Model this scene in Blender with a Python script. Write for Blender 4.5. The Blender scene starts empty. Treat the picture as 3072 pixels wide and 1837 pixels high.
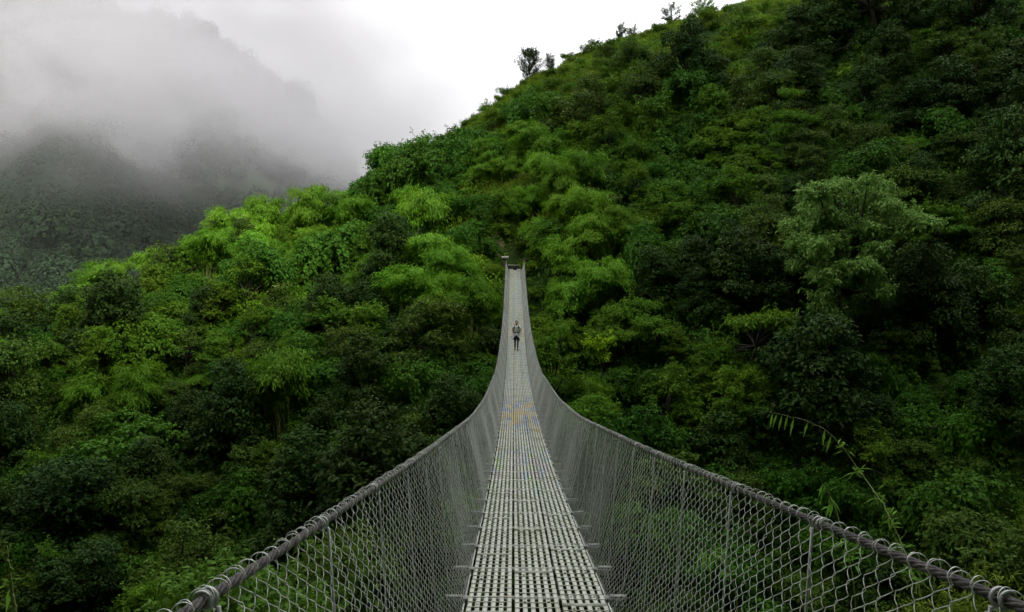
import bpy, math, random
import numpy as np
from mathutils import Vector, Matrix, noise

R = math.radians
rs = np.random.RandomState(7)
random.seed(7)
scene = bpy.context.scene
COL = scene.collection

# ------------------------------------------------------------------ helpers
F = 2300.0 / 3072.0          # focal length over image width
PITCH = R(2.45)

def project(x, y, z):
    """world point -> photo pixel (3072 wide); used for labels, species zones and the painted leaf brightness"""
    c, s = math.cos(PITCH), math.sin(PITCH)
    d = y * c - z * s
    up = y * s + z * c
    return 1536 + 2300 * x / d, 918.5 - 2300 * up / d, d

def mesh_np(name, V, Q, smooth=False):
    """mesh from numpy vertices and quads/tris (every row of Q the same length)"""
    me = bpy.data.meshes.new(name)
    V = np.asarray(V, dtype=np.float32); Q = np.asarray(Q, dtype=np.int32)
    n, k = Q.shape
    me.vertices.add(len(V)); me.vertices.foreach_set('co', V.ravel())
    me.loops.add(n * k); me.loops.foreach_set('vertex_index', Q.ravel())
    me.polygons.add(n)
    me.polygons.foreach_set('loop_start', np.arange(0, n * k, k, dtype=np.int32))
    if smooth:
        me.polygons.foreach_set('use_smooth', np.ones(n, dtype=bool))
    me.update(calc_edges=True)
    return me

class Geo:
    """collects quads from several shapes into one mesh"""
    def __init__(self): self.V = []; self.Q = []; self.n = 0
    def add(self, V, Q):
        V = np.asarray(V, float).reshape(-1, 3); Q = np.asarray(Q, int)
        self.V.append(V); self.Q.append(Q + self.n); self.n += len(V); return self
    def box(self, c, s, rot=None):
        c = np.array(c, float); s = np.array(s, float) / 2
        v = np.array([[-1,-1,-1],[1,-1,-1],[1,1,-1],[-1,1,-1],[-1,-1,1],[1,-1,1],[1,1,1],[-1,1,1]], float) * s
        if rot is not None: v = v @ np.array(rot).T
        q = [[0,3,2,1],[4,5,6,7],[0,1,5,4],[1,2,6,5],[2,3,7,6],[3,0,4,7]]
        return self.add(v + c, q)
    def tube(self, path, rad, sides=6, caps=True):
        V, Q = tube(path, rad, sides); self.add(V, Q)
        if caps and sides >= 4:
            for ring, flip in ((0, 1), (len(path) - 1, 0)):
                b = self.n - len(V) + ring * sides
                idx = [b + i for i in range(sides)]
                if flip: idx = idx[::-1]
                self.Q.append(np.array([[idx[0], idx[i], idx[i+1], idx[min(i+2, sides-1)]] for i in range(1, sides-2, 2)] or [idx[:4]]))
        return self
    def mesh(self, name, smooth=False):
        return mesh_np(name, np.concatenate(self.V), np.concatenate(self.Q), smooth)

def tube(path, rad, sides=6):
    P = np.asarray(path, float); n = len(P)
    rad = np.broadcast_to(np.asarray(rad, float), (n,))
    T = np.gradient(P, axis=0); T /= np.linalg.norm(T, axis=1)[:, None] + 1e-9
    ref = np.array([0.13, 0.21, 0.97]) if abs(T[0][2]) < 0.9 else np.array([1.0, 0.1, 0.05])
    u = np.cross(T[0], ref); u /= np.linalg.norm(u)
    U = []
    for i in range(n):
        u = u - T[i] * np.dot(u, T[i]); u /= np.linalg.norm(u) + 1e-9; U.append(u)
    U = np.array(U); W = np.cross(T, U)
    a = np.linspace(0, 2 * math.pi, sides, endpoint=False)
    V = P[:, None, :] + rad[:, None, None] * (np.cos(a)[None, :, None] * U[:, None, :] + np.sin(a)[None, :, None] * W[:, None, :])
    i = np.arange(n - 1)[:, None] * sides; j = np.arange(sides)[None, :]; k = (j + 1) % sides
    Q = np.stack([i + j, i + k, i + sides + k, i + sides + j], -1).reshape(-1, 4)
    return V.reshape(-1, 3), Q

def link(name, me, mat=None, parent=None, loc=None):
    o = bpy.data.objects.new(name, me); COL.objects.link(o)
    if mat is not None and me is not None and not me.materials: me.materials.append(mat)
    if parent is not None: o.parent = parent
    if loc is not None: o.location = loc
    return o

def tag(o, label=None, cat=None, group=None, kind=None):
    if label: o['label'] = label
    if cat: o['category'] = cat
    if group: o['group'] = group
    if kind: o['kind'] = kind
    return o

def thing(name, label, cat, loc=(0, 0, 0), group=None):
    o = link(name, None, loc=loc); o.empty_display_size = 0.3
    return tag(o, label, cat, group)

# ------------------------------------------------------------------ materials
def new_mat(name):
    m = bpy.data.materials.new(name); m.use_nodes = True
    nt = m.node_tree; nt.nodes.clear()
    out = nt.nodes.new('ShaderNodeOutputMaterial')
    return m, nt, out

def N(nt, typ, **kw):
    n = nt.nodes.new(typ)
    for k, v in kw.items():
        if k.startswith('i_'):
            key = k[2:]
            key = int(key) if key.isdigit() else key.replace('_', ' ')
            n.inputs[key].default_value = v
        else: setattr(n, k, v)
    return n

def mixc(nt, fac, a, b, blend='MIX'):
    n = nt.nodes.new('ShaderNodeMix'); n.data_type = 'RGBA'; n.blend_type = blend; n.clamp_factor = True
    for sock, val in ((n.inputs['Factor'], fac), (n.inputs['A'], a), (n.inputs['B'], b)):
        if hasattr(val, 'links'): nt.links.new(val, sock)
        elif sock.type == 'RGBA': sock.default_value = (*val, 1) if len(val) == 3 else val
        else: sock.default_value = val
    return n.outputs['Result']

def ramp(nt, src, stops):
    n = nt.nodes.new('ShaderNodeValToRGB'); nt.links.new(src, n.inputs[0])
    e = n.color_ramp.elements
    while len(e) < len(stops): e.new(0.5)
    for el, (p, c) in zip(e, stops):
        el.position = p; el.color = (c, c, c, 1) if isinstance(c, (int, float)) else (*c, 1)
    return n.outputs[0]

def noise_tex(nt, scale, detail=3, rough=0.55, vec=None, dist=0.0):
    n = N(nt, 'ShaderNodeTexNoise', i_Scale=scale, i_Detail=detail, i_Roughness=rough, i_Distortion=dist)
    if vec is not None: nt.links.new(vec, n.inputs['Vector'])
    return n.outputs['Fac']

def leaf_mat(name, dark, light, accent, transl=0.3, rough=0.6, amix=0.5):
    """leaf colours vary leaf by leaf, plant by plant and in patches along the slope"""
    m, nt, out = new_mat(name)
    at = N(nt, 'ShaderNodeAttribute', attribute_name='tint')
    sep = N(nt, 'ShaderNodeSeparateColor'); nt.links.new(at.outputs['Color'], sep.inputs[0])
    oi = N(nt, 'ShaderNodeObjectInfo')
    geo = N(nt, 'ShaderNodeNewGeometry')
    c = mixc(nt, sep.outputs[0], dark, light)
    pn = ramp(nt, noise_tex(nt, 0.22, 3, 0.6, geo.outputs['Position']), [(0.38, 0.0), (0.66, 1.0)])
    a = N(nt, 'ShaderNodeMath', operation='MULTIPLY'); nt.links.new(pn, a.inputs[0]); a.inputs[1].default_value = amix
    c = mixc(nt, a.outputs[0], c, accent)
    hs = N(nt, 'ShaderNodeHueSaturation', i_Saturation=1.0)
    mr = N(nt, 'ShaderNodeMapRange'); nt.links.new(oi.outputs['Random'], mr.inputs[0])
    mr.inputs[3].default_value = 0.490; mr.inputs[4].default_value = 0.504
    nt.links.new(mr.outputs[0], hs.inputs['Hue'])
    m2 = N(nt, 'ShaderNodeMath', operation='MULTIPLY_ADD')
    fr = N(nt, 'ShaderNodeMath', operation='FRACT'); mu = N(nt, 'ShaderNodeMath', operation='MULTIPLY')
    nt.links.new(oi.outputs['Random'], mu.inputs[0]); mu.inputs[1].default_value = 7.31
    nt.links.new(mu.outputs[0], fr.inputs[0]); nt.links.new(fr.outputs[0], m2.inputs[0])
    m2.inputs[1].default_value = 0.42; m2.inputs[2].default_value = 0.8
    nt.links.new(m2.outputs[0], hs.inputs['Value'])
    nt.links.new(c, hs.inputs['Color'])
    p = N(nt, 'ShaderNodeBsdfPrincipled', i_Roughness=rough)
    p.inputs['Specular IOR Level'].default_value = 0.06
    nt.links.new(hs.outputs[0], p.inputs['Base Color'])
    t = N(nt, 'ShaderNodeBsdfTranslucent'); nt.links.new(hs.outputs[0], t.inputs[0])
    mx = N(nt, 'ShaderNodeMixShader'); mx.inputs[0].default_value = transl
    nt.links.new(p.outputs[0], mx.inputs[1]); nt.links.new(t.outputs[0], mx.inputs[2])
    nt.links.new(mx.outputs[0], out.inputs[0])
    return m

def simple_mat(name, c1, c2, scale=8.0, rough=0.7, metal=0.0, bump=0.0, coord='Object', spec=0.4):
    m, nt, out = new_mat(name)
    tc = N(nt, 'ShaderNodeTexCoord')
    f = noise_tex(nt, scale, 5, 0.6, tc.outputs[coord])
    c = mixc(nt, ramp(nt, f, [(0.35, 0.0), (0.65, 1.0)]), c1, c2)
    p = N(nt, 'ShaderNodeBsdfPrincipled', i_Roughness=rough, i_Metallic=metal)
    p.inputs['Specular IOR Level'].default_value = spec
    nt.links.new(c, p.inputs['Base Color'])
    if bump:
        b = N(nt, 'ShaderNodeBump', i_Strength=bump, i_Distance=0.02)
        nt.links.new(noise_tex(nt, scale * 3, 4, 0.6, tc.outputs[coord]), b.inputs['Height'])
        nt.links.new(b.outputs[0], p.inputs['Normal'])
    nt.links.new(p.outputs[0], out.inputs[0])
    return m

M = {}
M['bamboo'] = leaf_mat('bamboo_leaf', (.062,.168,.010), (.128,.290,.020), (.140,.265,.012), .38)
M['broad'] = leaf_mat('broad_leaf', (.036,.105,.008), (.084,.190,.014), (.110,.185,.008), .35)
M['olive'] = leaf_mat('olive_leaf', (.030,.068,.010), (.066,.124,.016), (.075,.120,.012), .25)
M['creeper'] = leaf_mat('creeper_leaf', (.024,.080,.008), (.054,.150,.014), (.052,.125,.008), .3)
M['dark'] = leaf_mat('dark_leaf', (.014,.040,.008), (.032,.076,.012), (.040,.065,.008), .2)
M['pale'] = leaf_mat('pale_leaf', (.080,.165,.032), (.170,.290,.064), (.125,.235,.036), .3)
M['lime'] = leaf_mat('lime_leaf', (.160,.300,.008), (.280,.450,.015), (.240,.400,.008), .35)
M['under'] = leaf_mat('undergrowth_leaf', (.032,.092,.008), (.080,.165,.012), (.100,.180,.008), .25, amix=.8)
M['grass'] = leaf_mat('grass_blade', (.080,.145,.010), (.155,.225,.018), (.165,.210,.018), .3, amix=.6)
M['farleaf'] = leaf_mat('far_forest_leaf', (.008,.019,.008), (.017,.035,.015), (.018,.032,.012), .2)
M['flower'] = simple_mat('cream_blossom', (.34,.34,.09), (.46,.45,.16), 3, .7)
M['bark'] = simple_mat('bark', (.022,.017,.012), (.055,.045,.034), 6, .9, bump=.5)
M['culm'] = simple_mat('bamboo_culm', (.09,.13,.028), (.17,.18,.05), 5, .5)
M['steel'] = simple_mat('galvanised_steel', (.20,.205,.195), (.36,.365,.35), 14, .5, .45)
M['wire'] = simple_mat('galvanised_wire', (.46,.47,.445), (.62,.63,.60), 22, .55, .3)
M['rope'] = simple_mat('steel_rope', (.028,.024,.023), (.070,.061,.058), 40, .75, .15, bump=.4)
M['concrete'] = simple_mat('concrete', (.36,.35,.32), (.52,.50,.46), 3, .9, bump=.3)
M['stone'] = simple_mat('dark_stone', (.035,.030,.027), (.085,.072,.060), 2.5, .9, bump=.6)
M['earth'] = simple_mat('bare_earth', (.040,.028,.018), (.085,.055,.032), 1.2, .95, bump=.6)
M['slip'] = simple_mat('slip_earth', (.075,.060,.032), (.13,.100,.060), 1.6, .95, bump=.6)
M['rock'] = simple_mat('grey_rock', (.13,.115,.10), (.24,.215,.19), 1.6, .9, bump=.7)

def hill_mat(name, cols):
    m, nt, out = new_mat(name)
    g = N(nt, 'ShaderNodeNewGeometry')
    a = mixc(nt, ramp(nt, noise_tex(nt, .35, 5, .65, g.outputs['Position']), [(.35, 0.), (.65, 1.)]), cols[0], cols[1])
    b = mixc(nt, ramp(nt, noise_tex(nt, .06, 4, .6, g.outputs['Position']), [(.45, 0.), (.62, 1.)]), a, cols[2])
    p = N(nt, 'ShaderNodeBsdfPrincipled', i_Roughness=.95); p.inputs['Specular IOR Level'].default_value = .1
    nt.links.new(b, p.inputs['Base Color'])
    bm = N(nt, 'ShaderNodeBump', i_Strength=.8, i_Distance=.5)
    nt.links.new(noise_tex(nt, 1.3, 5, .65, g.outputs['Position']), bm.inputs['Height']); nt.links.new(bm.outputs[0], p.inputs['Normal'])
    nt.links.new(p.outputs[0], out.inputs[0])
    return m
M['hill'] = hill_mat('hillside_soil', ((.020,.044,.008), (.034,.070,.010), (.028,.052,.010)))
M['farhill'] = hill_mat('far_mountain_soil', ((.016,.028,.010), (.022,.040,.014), (.018,.030,.011)))

# deck: pale galvanised strips with the remains of old paint, in blocks along some lengths of the walkway
def deck_mat():
    m, nt, out = new_mat('walkway_steel_paint')
    g = N(nt, 'ShaderNodeNewGeometry'); sp = N(nt, 'ShaderNodeSeparateXYZ'); nt.links.new(g.outputs['Position'], sp.inputs[0])
    base = mixc(nt, noise_tex(nt, 9, 5, .65, g.outputs['Position']), (.28,.30,.245), (.46,.475,.405))
    base = mixc(nt, ramp(nt, noise_tex(nt, 2.2, 5, .7, g.outputs['Position']), [(.5, 0.), (.72, .55)]), base, (.22,.24,.15))
    base = mixc(nt, ramp(nt, noise_tex(nt, 1.1, 6, .75, g.outputs['Position']), [(.52, 0.), (.70, .55)]), base, (.17,.135,.085))      # mud
    base = mixc(nt, ramp(nt, noise_tex(nt, 6.5, 4, .7, g.outputs['Position'], .4), [(.60, 0.), (.72, .6)]), base, (.20,.11,.06))      # rust
    def band(y0, y1, soft):
        a = N(nt, 'ShaderNodeMapRange', interpolation_type='SMOOTHSTEP'); nt.links.new(sp.outputs[1], a.inputs[0])
        a.inputs[1].default_value = y0 - soft; a.inputs[2].default_value = y0 + soft
        b = N(nt, 'ShaderNodeMapRange', interpolation_type='SMOOTHSTEP'); nt.links.new(sp.outputs[1], b.inputs[0])
        b.inputs[1].default_value = y1 + soft; b.inputs[2].default_value = y1 - soft
        c = N(nt, 'ShaderNodeMath', operation='MULTIPLY'); nt.links.new(a.outputs[0], c.inputs[0]); nt.links.new(b.outputs[0], c.inputs[1])
        return c.outputs[0]
    def cells(sx, sy, off):
        v = N(nt, 'ShaderNodeMapping'); nt.links.new(g.outputs['Position'], v.inputs[0])
        v.inputs['Scale'].default_value = (sx, sy, 0); v.inputs['Location'].default_value = (off, off * 1.7, 0)
        w = N(nt, 'ShaderNodeTexVoronoi', voronoi_dimensions='2D', i_Scale=1.0, i_Randomness=.8); nt.links.new(v.outputs[0], w.inputs['Vector'])
        s = N(nt, 'ShaderNodeSeparateColor'); nt.links.new(w.outputs['Color'], s.inputs[0])
        return s
    def fac(b, src, lo, hi, amt):
        r = ramp(nt, src, [(lo, 0.), (hi, 1.)])
        x = N(nt, 'ShaderNodeMath', operation='MULTIPLY'); nt.links.new(b, x.inputs[0]); nt.links.new(r, x.inputs[1])
        y = N(nt, 'ShaderNodeMath', operation='MULTIPLY'); nt.links.new(x.outputs[0], y.inputs[0]); y.inputs[1].default_value = amt
        return y.outputs[0]
    wear = noise_tex(nt, 30, 3, .6, g.outputs['Position'])
    c1 = cells(8.7, 1.0, 3.1); b1 = band(18.5, 26.0, 2.2)
    c = mixc(nt, fac(b1, c1.outputs[0], .50, .58, .58), base, (.10,.20,.42))
    c = mixc(nt, fac(b1, c1.outputs[1], .66, .74, .60), c, (.48,.33,.08))
    c2 = cells(8.7, 1.3, 9.4); b2 = band(10.5, 15.5, 1.0)
    c = mixc(nt, fac(b2, c2.outputs[0], .70, .74, .35), c, (.36,.24,.32))
    c = mixc(nt, fac(b2, c2.outputs[1], .74, .78, .40), c, (.24,.42,.14))
    c = mixc(nt, fac(b2, c2.outputs[2], .78, .82, .35), c, (.17,.26,.42))
    c3 = cells(17.5, .10, 5.7); b3 = band(29, 72, 3)
    c = mixc(nt, fac(b3, c3.outputs[0], .66, .72, .34), c, (.40,.36,.09))
    c = mixc(nt, fac(b3, c3.outputs[1], .70, .76, .36), c, (.18,.27,.44))
    c = mixc(nt, ramp(nt, wear, [(.52, 0.), (.68, .6)]), c, base)
    p = N(nt, 'ShaderNodeBsdfPrincipled', i_Roughness=.55, i_Metallic=.1); p.inputs['Specular IOR Level'].default_value = .4
    nt.links.new(c, p.inputs['Base Color']); nt.links.new(p.outputs[0], out.inputs[0])
    return m
M['deck'] = deck_mat()

# ------------------------------------------------------------------ terrain
CR = np.array([  # ridge line of the near spur: x, y, ground height
    (-140, 40, -26), (-90, 52, -17), (-58, 63, -10.5), (-46.7, 70, -7.6), (-42, 76, -4.0), (-38.6, 84, -1.4), (-32.7, 90, 2.6), (-27, 95, 5.2),
    (-22.8, 98, 5.8), (-19.3, 102, 9.0), (-11, 108, 16.4), (-1.8, 115, 25.6), (3.3, 118, 29.2), (6.6, 120, 30.6), (8.6, 121, 33.0), (17, 125, 37.2),
    (26, 128, 40.5), (37.5, 130, 44), (62, 135, 58), (101, 140, 80), (170, 150, 110)])
GORGE_Y, GORGE_Z = 28.0, -33.0

def hump(x, y):
    return (1.3 * np.sin(x * .21 + 1.1) * np.sin(y * .17 + .4) + .8 * np.sin(x * .43 + y * .31 + 2.0) + .5 * np.sin(x * .83 - y * .62 + .7))

def ground(x, y):
    x = np.asarray(x, float); y = np.asarray(y, float)
    yc = np.interp(x, CR[:, 0], CR[:, 1]); zc = np.interp(x, CR[:, 0], CR[:, 2])
    s = np.clip((yc - y) / (yc - GORGE_Y), 0, 1)
    face = zc + (GORGE_Z - zc) * s ** 1.2
    back = zc - .9 * np.maximum(y - yc, 0) - .004 * np.maximum(y - yc, 0) ** 2
    z = np.where(y > yc, np.maximum(back, -40), face) + hump(x, y) * np.clip(np.abs(y - yc) / 12, .25, 1) * np.clip((y - 30) / 10, 0, 1)
    # the bank on this side, with an unseen cliff added behind the camera for shade
    n = np.where(y > 11, -10.4 - 1.35 * (y - 11), -1.9 - .78 * np.maximum(y, 0))
    n = np.where(y < -2.5, -1.9 + np.minimum(np.minimum(3.4, .55 + .075 * np.interp(x, [20, 50, 110], [80, 62, 155])) * (-2.5 - y) * np.interp(x, [20, 35, 50, 75], [2.4, 1.6, 1.6, 2.6]), np.interp(x, [-70, 0, 20, 34, 50, 68, 85, 110, 160], [126, 118, 98, 45, 46, 66, 114, 178, 225]) + .2 * (-2.5 - y)), n)  # cliff out of view, its skyline shaped to shade the gorge and right slope
    yy = np.maximum(y, 0)
    n = n + np.minimum(2.3 * np.clip(x - 17 - .80 * yy, 0, 300), 75 + 1.0 * np.clip(x - 17 - .80 * yy, 0, 300)) + np.minimum(2.4 * np.clip(-x - 17 - .80 * yy, 0, 300), 85 + .5 * np.clip(-x - 17 - .80 * yy, 0, 300)) * np.clip((52 - y) / 16, 0, 1)  # unseen side walls added to keep sun and sky off the lower corners
    z = np.maximum(z, n) if True else z
    # levelled landing where the far end of the bridge meets the slope
    k = np.exp(-(((x - .3) / 3.2) ** 2 + ((y - 73.5) / 4.5) ** 2) * 1.2); k = np.clip(k * 1.6, 0, 1)
    z = z * (1 - k) + (.15 + np.clip(y - 75, 0, 9) * .45) * k
    k2 = np.exp(-((x - .2) / 1.6) ** 2) * np.clip((72 - y) / 3, 0, 1) * np.clip((y - 52) / 10, 0, 1)
    return z - 1.6 * k2

def grid_mesh(name, x0, x1, y0, y1, step, fn):
    xs = np.arange(x0, x1 + .01, step); ys = np.arange(y0, y1 + .01, step)
    X, Y = np.meshgrid(xs, ys); Z = fn(X, Y)
    V = np.stack([X, Y, Z], -1).reshape(-1, 3); w = len(xs)
    i = np.arange(len(ys) - 1)[:, None] * w + np.arange(w - 1)[None, :]
    Q = np.stack([i, i + 1, i + w + 1, i + w], -1).reshape(-1, 4)
    return mesh_np(name, V, Q, True)

hill = tag(link('hillside', grid_mesh('hillside', -140, 170, -90, 190, 1.6, ground), M['hill']), kind='structure')

def far_ground(x, y):
    x = np.asarray(x, float); y = np.asarray(y, float)
    top = np.interp(x, [-420, -260, -180, -130, -96, -76, -62, -40, 10, 60, 200], [175, 150, 116, 94, 80, 52, 33, 6, -20, -35, -40])
    yc = 335 + .15 * x
    f = np.clip((yc - y) / 190, 0, 1.3)
    z = top * (1 - f) + (-42) * f
    z = np.where(y > yc, top - .35 * (y - yc), z)
    z = z + 7 * np.sin(x * .045 + 1) * np.sin(y * .04) + 3.5 * np.sin(x * .11 + y * .07) + 1.5 * np.sin(x * .27 - y * .2)
    return np.maximum(z, -60)
mountain = tag(link('mountain', grid_mesh('mountain', -420, 200, 140, 460, 6, far_ground), M['farhill']), kind='structure')
g = Geo(); g.add([(-3000, -3000, -62), (3000, -3000, -62), (3000, 3000, -62), (-3000, 3000, -62)], [[0, 1, 2, 3]])
tag(link('valley_floor', g.mesh('valley_floor'), M['farhill']), kind='structure')

# ------------------------------------------------------------------ foliage prototypes
def leaves(P, D, Nn, L, W, rng, droop=.15, fold=0.0):
    """one rhombic leaf per point: P base, D direction of its length, Nn rough normal"""
    n = len(P)
    D = D / (np.linalg.norm(D, axis=1)[:, None] + 1e-9)
    S = np.cross(D, Nn); S /= np.linalg.norm(S, axis=1)[:, None] + 1e-9
    L = np.broadcast_to(L, (n,))[:, None]; W = np.broadcast_to(W, (n,))[:, None]
    dz = np.array([0, 0, -1.0])
    a = P; tip = P + D * L + dz * L * droop
    mid = P + D * L * .45
    V = np.stack([a, mid + S * W * .5, tip, mid - S * W * .5], 1).reshape(-1, 3)
    Q = np.arange(n * 4).reshape(-1, 4)
    return V, Q

def leaf_mesh(name, parts, rng):
    V = np.concatenate([p[0] for p in parts]); n = 0; Qs = []
    for v, q in parts: Qs.append(q + n); n += len(v)
    me = mesh_np(name, V, np.concatenate(Qs))
    k = len(V) // 4
    t = np.zeros((k, 4), np.float32); t[:, 0] = np.clip(rng.normal(.5, .28, k), 0, 1); t[:, 1] = rng.rand(k); t[:, 3] = 1
    at = me.color_attributes.new('tint', 'FLOAT_COLOR', 'POINT')
    at.data.foreach_set('color', np.repeat(t, 4, axis=0).ravel())
    return me

def unit(n, rng):
    v = rng.normal(size=(n, 3)); return v / np.linalg.norm(v, axis=1)[:, None]

def blob_leaves(blobs, dens, L, W, rng, flat=1.0, droop=.25, up=.35, inner=.18, clump=0.0):
    """leaves through the outer shell of a heap of ellipsoids, gathered on twig clusters"""
    out = []
    for (c, r) in blobs:
        r = np.array(r, float) if np.ndim(r) else np.array([r, r, r * flat])
        area = 4 * math.pi * ((r[0] * r[1]) ** 1.6 / 3 + 2 * (r[0] * r[2]) ** 1.6 / 3) ** (1 / 1.6)
        nt = max(12, int(area * dens / 7))
        u = unit(nt, rng); u[:, 2] = np.where(u[:, 2] < -.45, -u[:, 2] * .6, u[:, 2]); u /= np.linalg.norm(u, axis=1)[:, None]
        rad = 1 - np.abs(rng.normal(0, inner, nt)) + rng.normal(0, .06, nt)
        lump = np.array([noise.noise(Vector((a * 2.1 + c[0], b * 2.1 + c[1], d * 2.1 + c[2]))) for a, b, d in u])
        rad = rad * (1 + .28 * lump)
        T = np.array(c) + u * r * rad[:, None]
        k = rng.randint(5, 10, nt)
        idx = np.repeat(np.arange(nt), k); n = len(idx)
        P = T[idx] + rng.normal(0, .5 * L, (n, 3)) * np.array([1, 1, .6])
        nrm = u[idx] / r; nrm /= np.linalg.norm(nrm, axis=1)[:, None]
        D = nrm * .22 + unit(n, rng) * .8 + np.array([0, 0, -.25])
        Nn = nrm * .8 + np.array([0, 0, up]) + unit(n, rng) * .38
        l = L * rng.uniform(.65, 1.25, n)
        out.append(leaves(P, D, Nn, l, l * (W / L), rng, droop))
        for q in range(rng.randint(2, 6)):      # loose sprays beyond the shell
            u1 = unit(1, rng)[0]; u1[2] = abs(u1[2]) * .9 + .1; u1 /= np.linalg.norm(u1); m = rng.randint(10, 20)
            t = rng.rand(m)[:, None] ** .8; ln = rng.uniform(1.2, 3.6) * L
            p = np.array(c) + u1 * r * .9 + (u1 * .8 + np.array([0, 0, .45]) + rng.normal(0, .3, 3)) * ln * t - np.array([0, 0, .35 * ln]) * t ** 2
            l = L * rng.uniform(.6, 1.1, m); out.append(leaves(p + rng.normal(0, .25 * L, (m, 3)), u1 + unit(m, rng) * .9, np.array([0, 0, 1.]) + unit(m, rng) * .6, l, l * (W / L), rng, droop))
    return out

def limbs(base_h, targets, r0, rng, lean=(0, 0)):
    g = Geo(); top = np.array([lean[0], lean[1], base_h])
    p = [np.array([0, 0, -.8]), np.array([lean[0] * .2, lean[1] * .2, base_h * .4]), top]
    t = np.linspace(0, 1, 6)[:, None]
    path = (1 - t) ** 2 * p[0] + 2 * t * (1 - t) * p[1] + t ** 2 * p[2]
    g.tube(path, np.linspace(r0, r0 * .62, 6), 7)
    for q in targets:
        q = np.array(q, float); m = (top + q) / 2 + np.array([0, 0, .25]) + rng.normal(0, .15, 3)
        path = (1 - t) ** 2 * (top - [0, 0, .15]) + 2 * t * (1 - t) * m + t ** 2 * q
        g.tube(path, np.linspace(r0 * .55, r0 * .12, 6), 5, caps=False)
    return g

PROTO = {}
def proto(kind, crown, crown_mat, trunk, trunk_mat, extra=None, rad=2.5, height=5):
    PROTO.setdefault(kind, []).append(dict(crown=crown, cm=crown_mat, trunk=trunk, tm=trunk_mat, extra=extra, rad=rad, h=height))

def make_broad(seed, L=.25, W=.14, H=5.2, Rr=2.5, n=17, dens=40, flat=.8, squash=1.0):
    rng = np.random.RandomState(seed); blobs = []
    for i in range(n):
        a = i * 2.4 + rng.rand() * 1.2; t = (i + .5) / n; d = Rr * (math.sqrt(t) * .85) * rng.uniform(.8, 1.1)
        lop = 1 + .35 * math.cos(a - seed); d *= lop; z = H * (1 - .80 * t ** 1.5) * rng.uniform(.72, 1.10) - .5
        blobs.append(((math.cos(a) * d, math.sin(a) * d, z), rng.uniform(.45, 1.2) * Rr / 2.5))
    return blobs, rng, blob_leaves(blobs, dens, L, W, rng, flat * squash)

for s in range(6):
    b, rng, lv = make_broad(100 + s, H=[5.2, 7.0, 4.2, 5.8, 6.4, 4.8][s], Rr=[2.5, 2.0, 3.0, 2.6, 2.3, 2.8][s], n=[17, 15, 19, 21, 14, 18][s])
    tr = limbs(2.2, [c for c, r in b], .16, rng)
    proto('broad', leaf_mesh('broadleaf_crown', lv, rng), 'broad', tr.mesh('broadleaf_trunk', True), 'bark', rad=2.7, height=5.5)
for s in range(3):
    b, rng, lv = make_broad(140 + s, L=.20, W=.10, H=[5.0, 6.0, 5.4][s], Rr=2.6, n=19, dens=52, flat=.7)
    tr = limbs(2.0, [c for c, r in b], .15, rng)
    proto('olive', leaf_mesh('olive_crown', lv, rng), 'olive', tr.mesh('olive_trunk', True), 'bark', rad=2.7, height=5.5)
for s in range(3):   # taller, heavy crowned
    b, rng, lv = make_broad(160 + s, L=.27, W=.15, H=[7.5, 6.8, 8.4][s], Rr=3.2, n=24, dens=36, flat=.85)
    tr = limbs(2.8, [c for c, r in b], .22, rng)
    proto('dark', leaf_mesh('tall_crown', lv, rng), 'dark', tr.mesh('tall_trunk', True), 'bark', rad=3.4, height=7.6)
for s in range(3):   # crowns in flat sprays
    rng = np.random.RandomState(200 + s); blobs = []
    for i in range(20):
        a = rng.rand() * 6.28; d = 2.8 * math.sqrt(rng.rand())
        blobs.append(((math.cos(a) * d, math.sin(a) * d, 1.0 + 4.0 * (1 - d / 3.2) + rng.uniform(-.5, .7)), (rng.uniform(.8, 1.3), rng.uniform(.8, 1.3), .26)))
    lv = blob_leaves(blobs, 66, .24, .10, rng, droop=.3, up=1.1, inner=.4)
    tr = limbs(2.0, [c for c, r in blobs], .14, rng)
    proto('layered', leaf_mesh('layered_crown', lv, rng), 'broad', tr.mesh('layered_trunk', True), 'bark', rad=2.9, height=5.2)
for s in range(4):   # bamboo: arching leafy culms
    rng = np.random.RandomState(300 + s); g = Geo(); lv = []
    for c in range(34):
        a = rng.rand() * 6.28; H = rng.uniform(3.6, 6.0); out = rng.uniform(.8, 2.8); b0 = rng.normal(0, .35, 2)
        t = np.linspace(0, 1, 9)
        px = b0[0] + math.cos(a) * out * t ** 2.3; py = b0[1] + math.sin(a) * out * t ** 2.3
        pz = H * (1 - (1 - t) ** 1.7) - .55 * out * t ** 5 - .4 * (1 - t)
        path = np.stack([px, py, pz], 1); g.tube(path, np.linspace(.035, .008, 9), 4, caps=False)
        n = 300; tt = .30 + .72 * rng.rand(n) ** .8
        P = np.stack([np.interp(tt, t, path[:, k]) for k in range(3)], 1) + rng.normal(0, .26, (n, 3)) * np.array([1, 1, .8])
        D = np.stack([math.cos(a) * np.ones(n), math.sin(a) * np.ones(n), -.75 * np.ones(n)], 1) * .8 + unit(n, rng) * .65
        l = .34 * rng.uniform(.6, 1.25, n)
        lv.append(leaves(P, D, np.array([0, 0, 1.0]) + unit(n, rng) * .5, l, l * .24, rng, .3))
    proto('bamboo', leaf_mesh('bamboo_foliage', lv, rng), 'bamboo', g.mesh('bamboo_culms', True), 'culm', rad=3.0, height=5.2)
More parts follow.
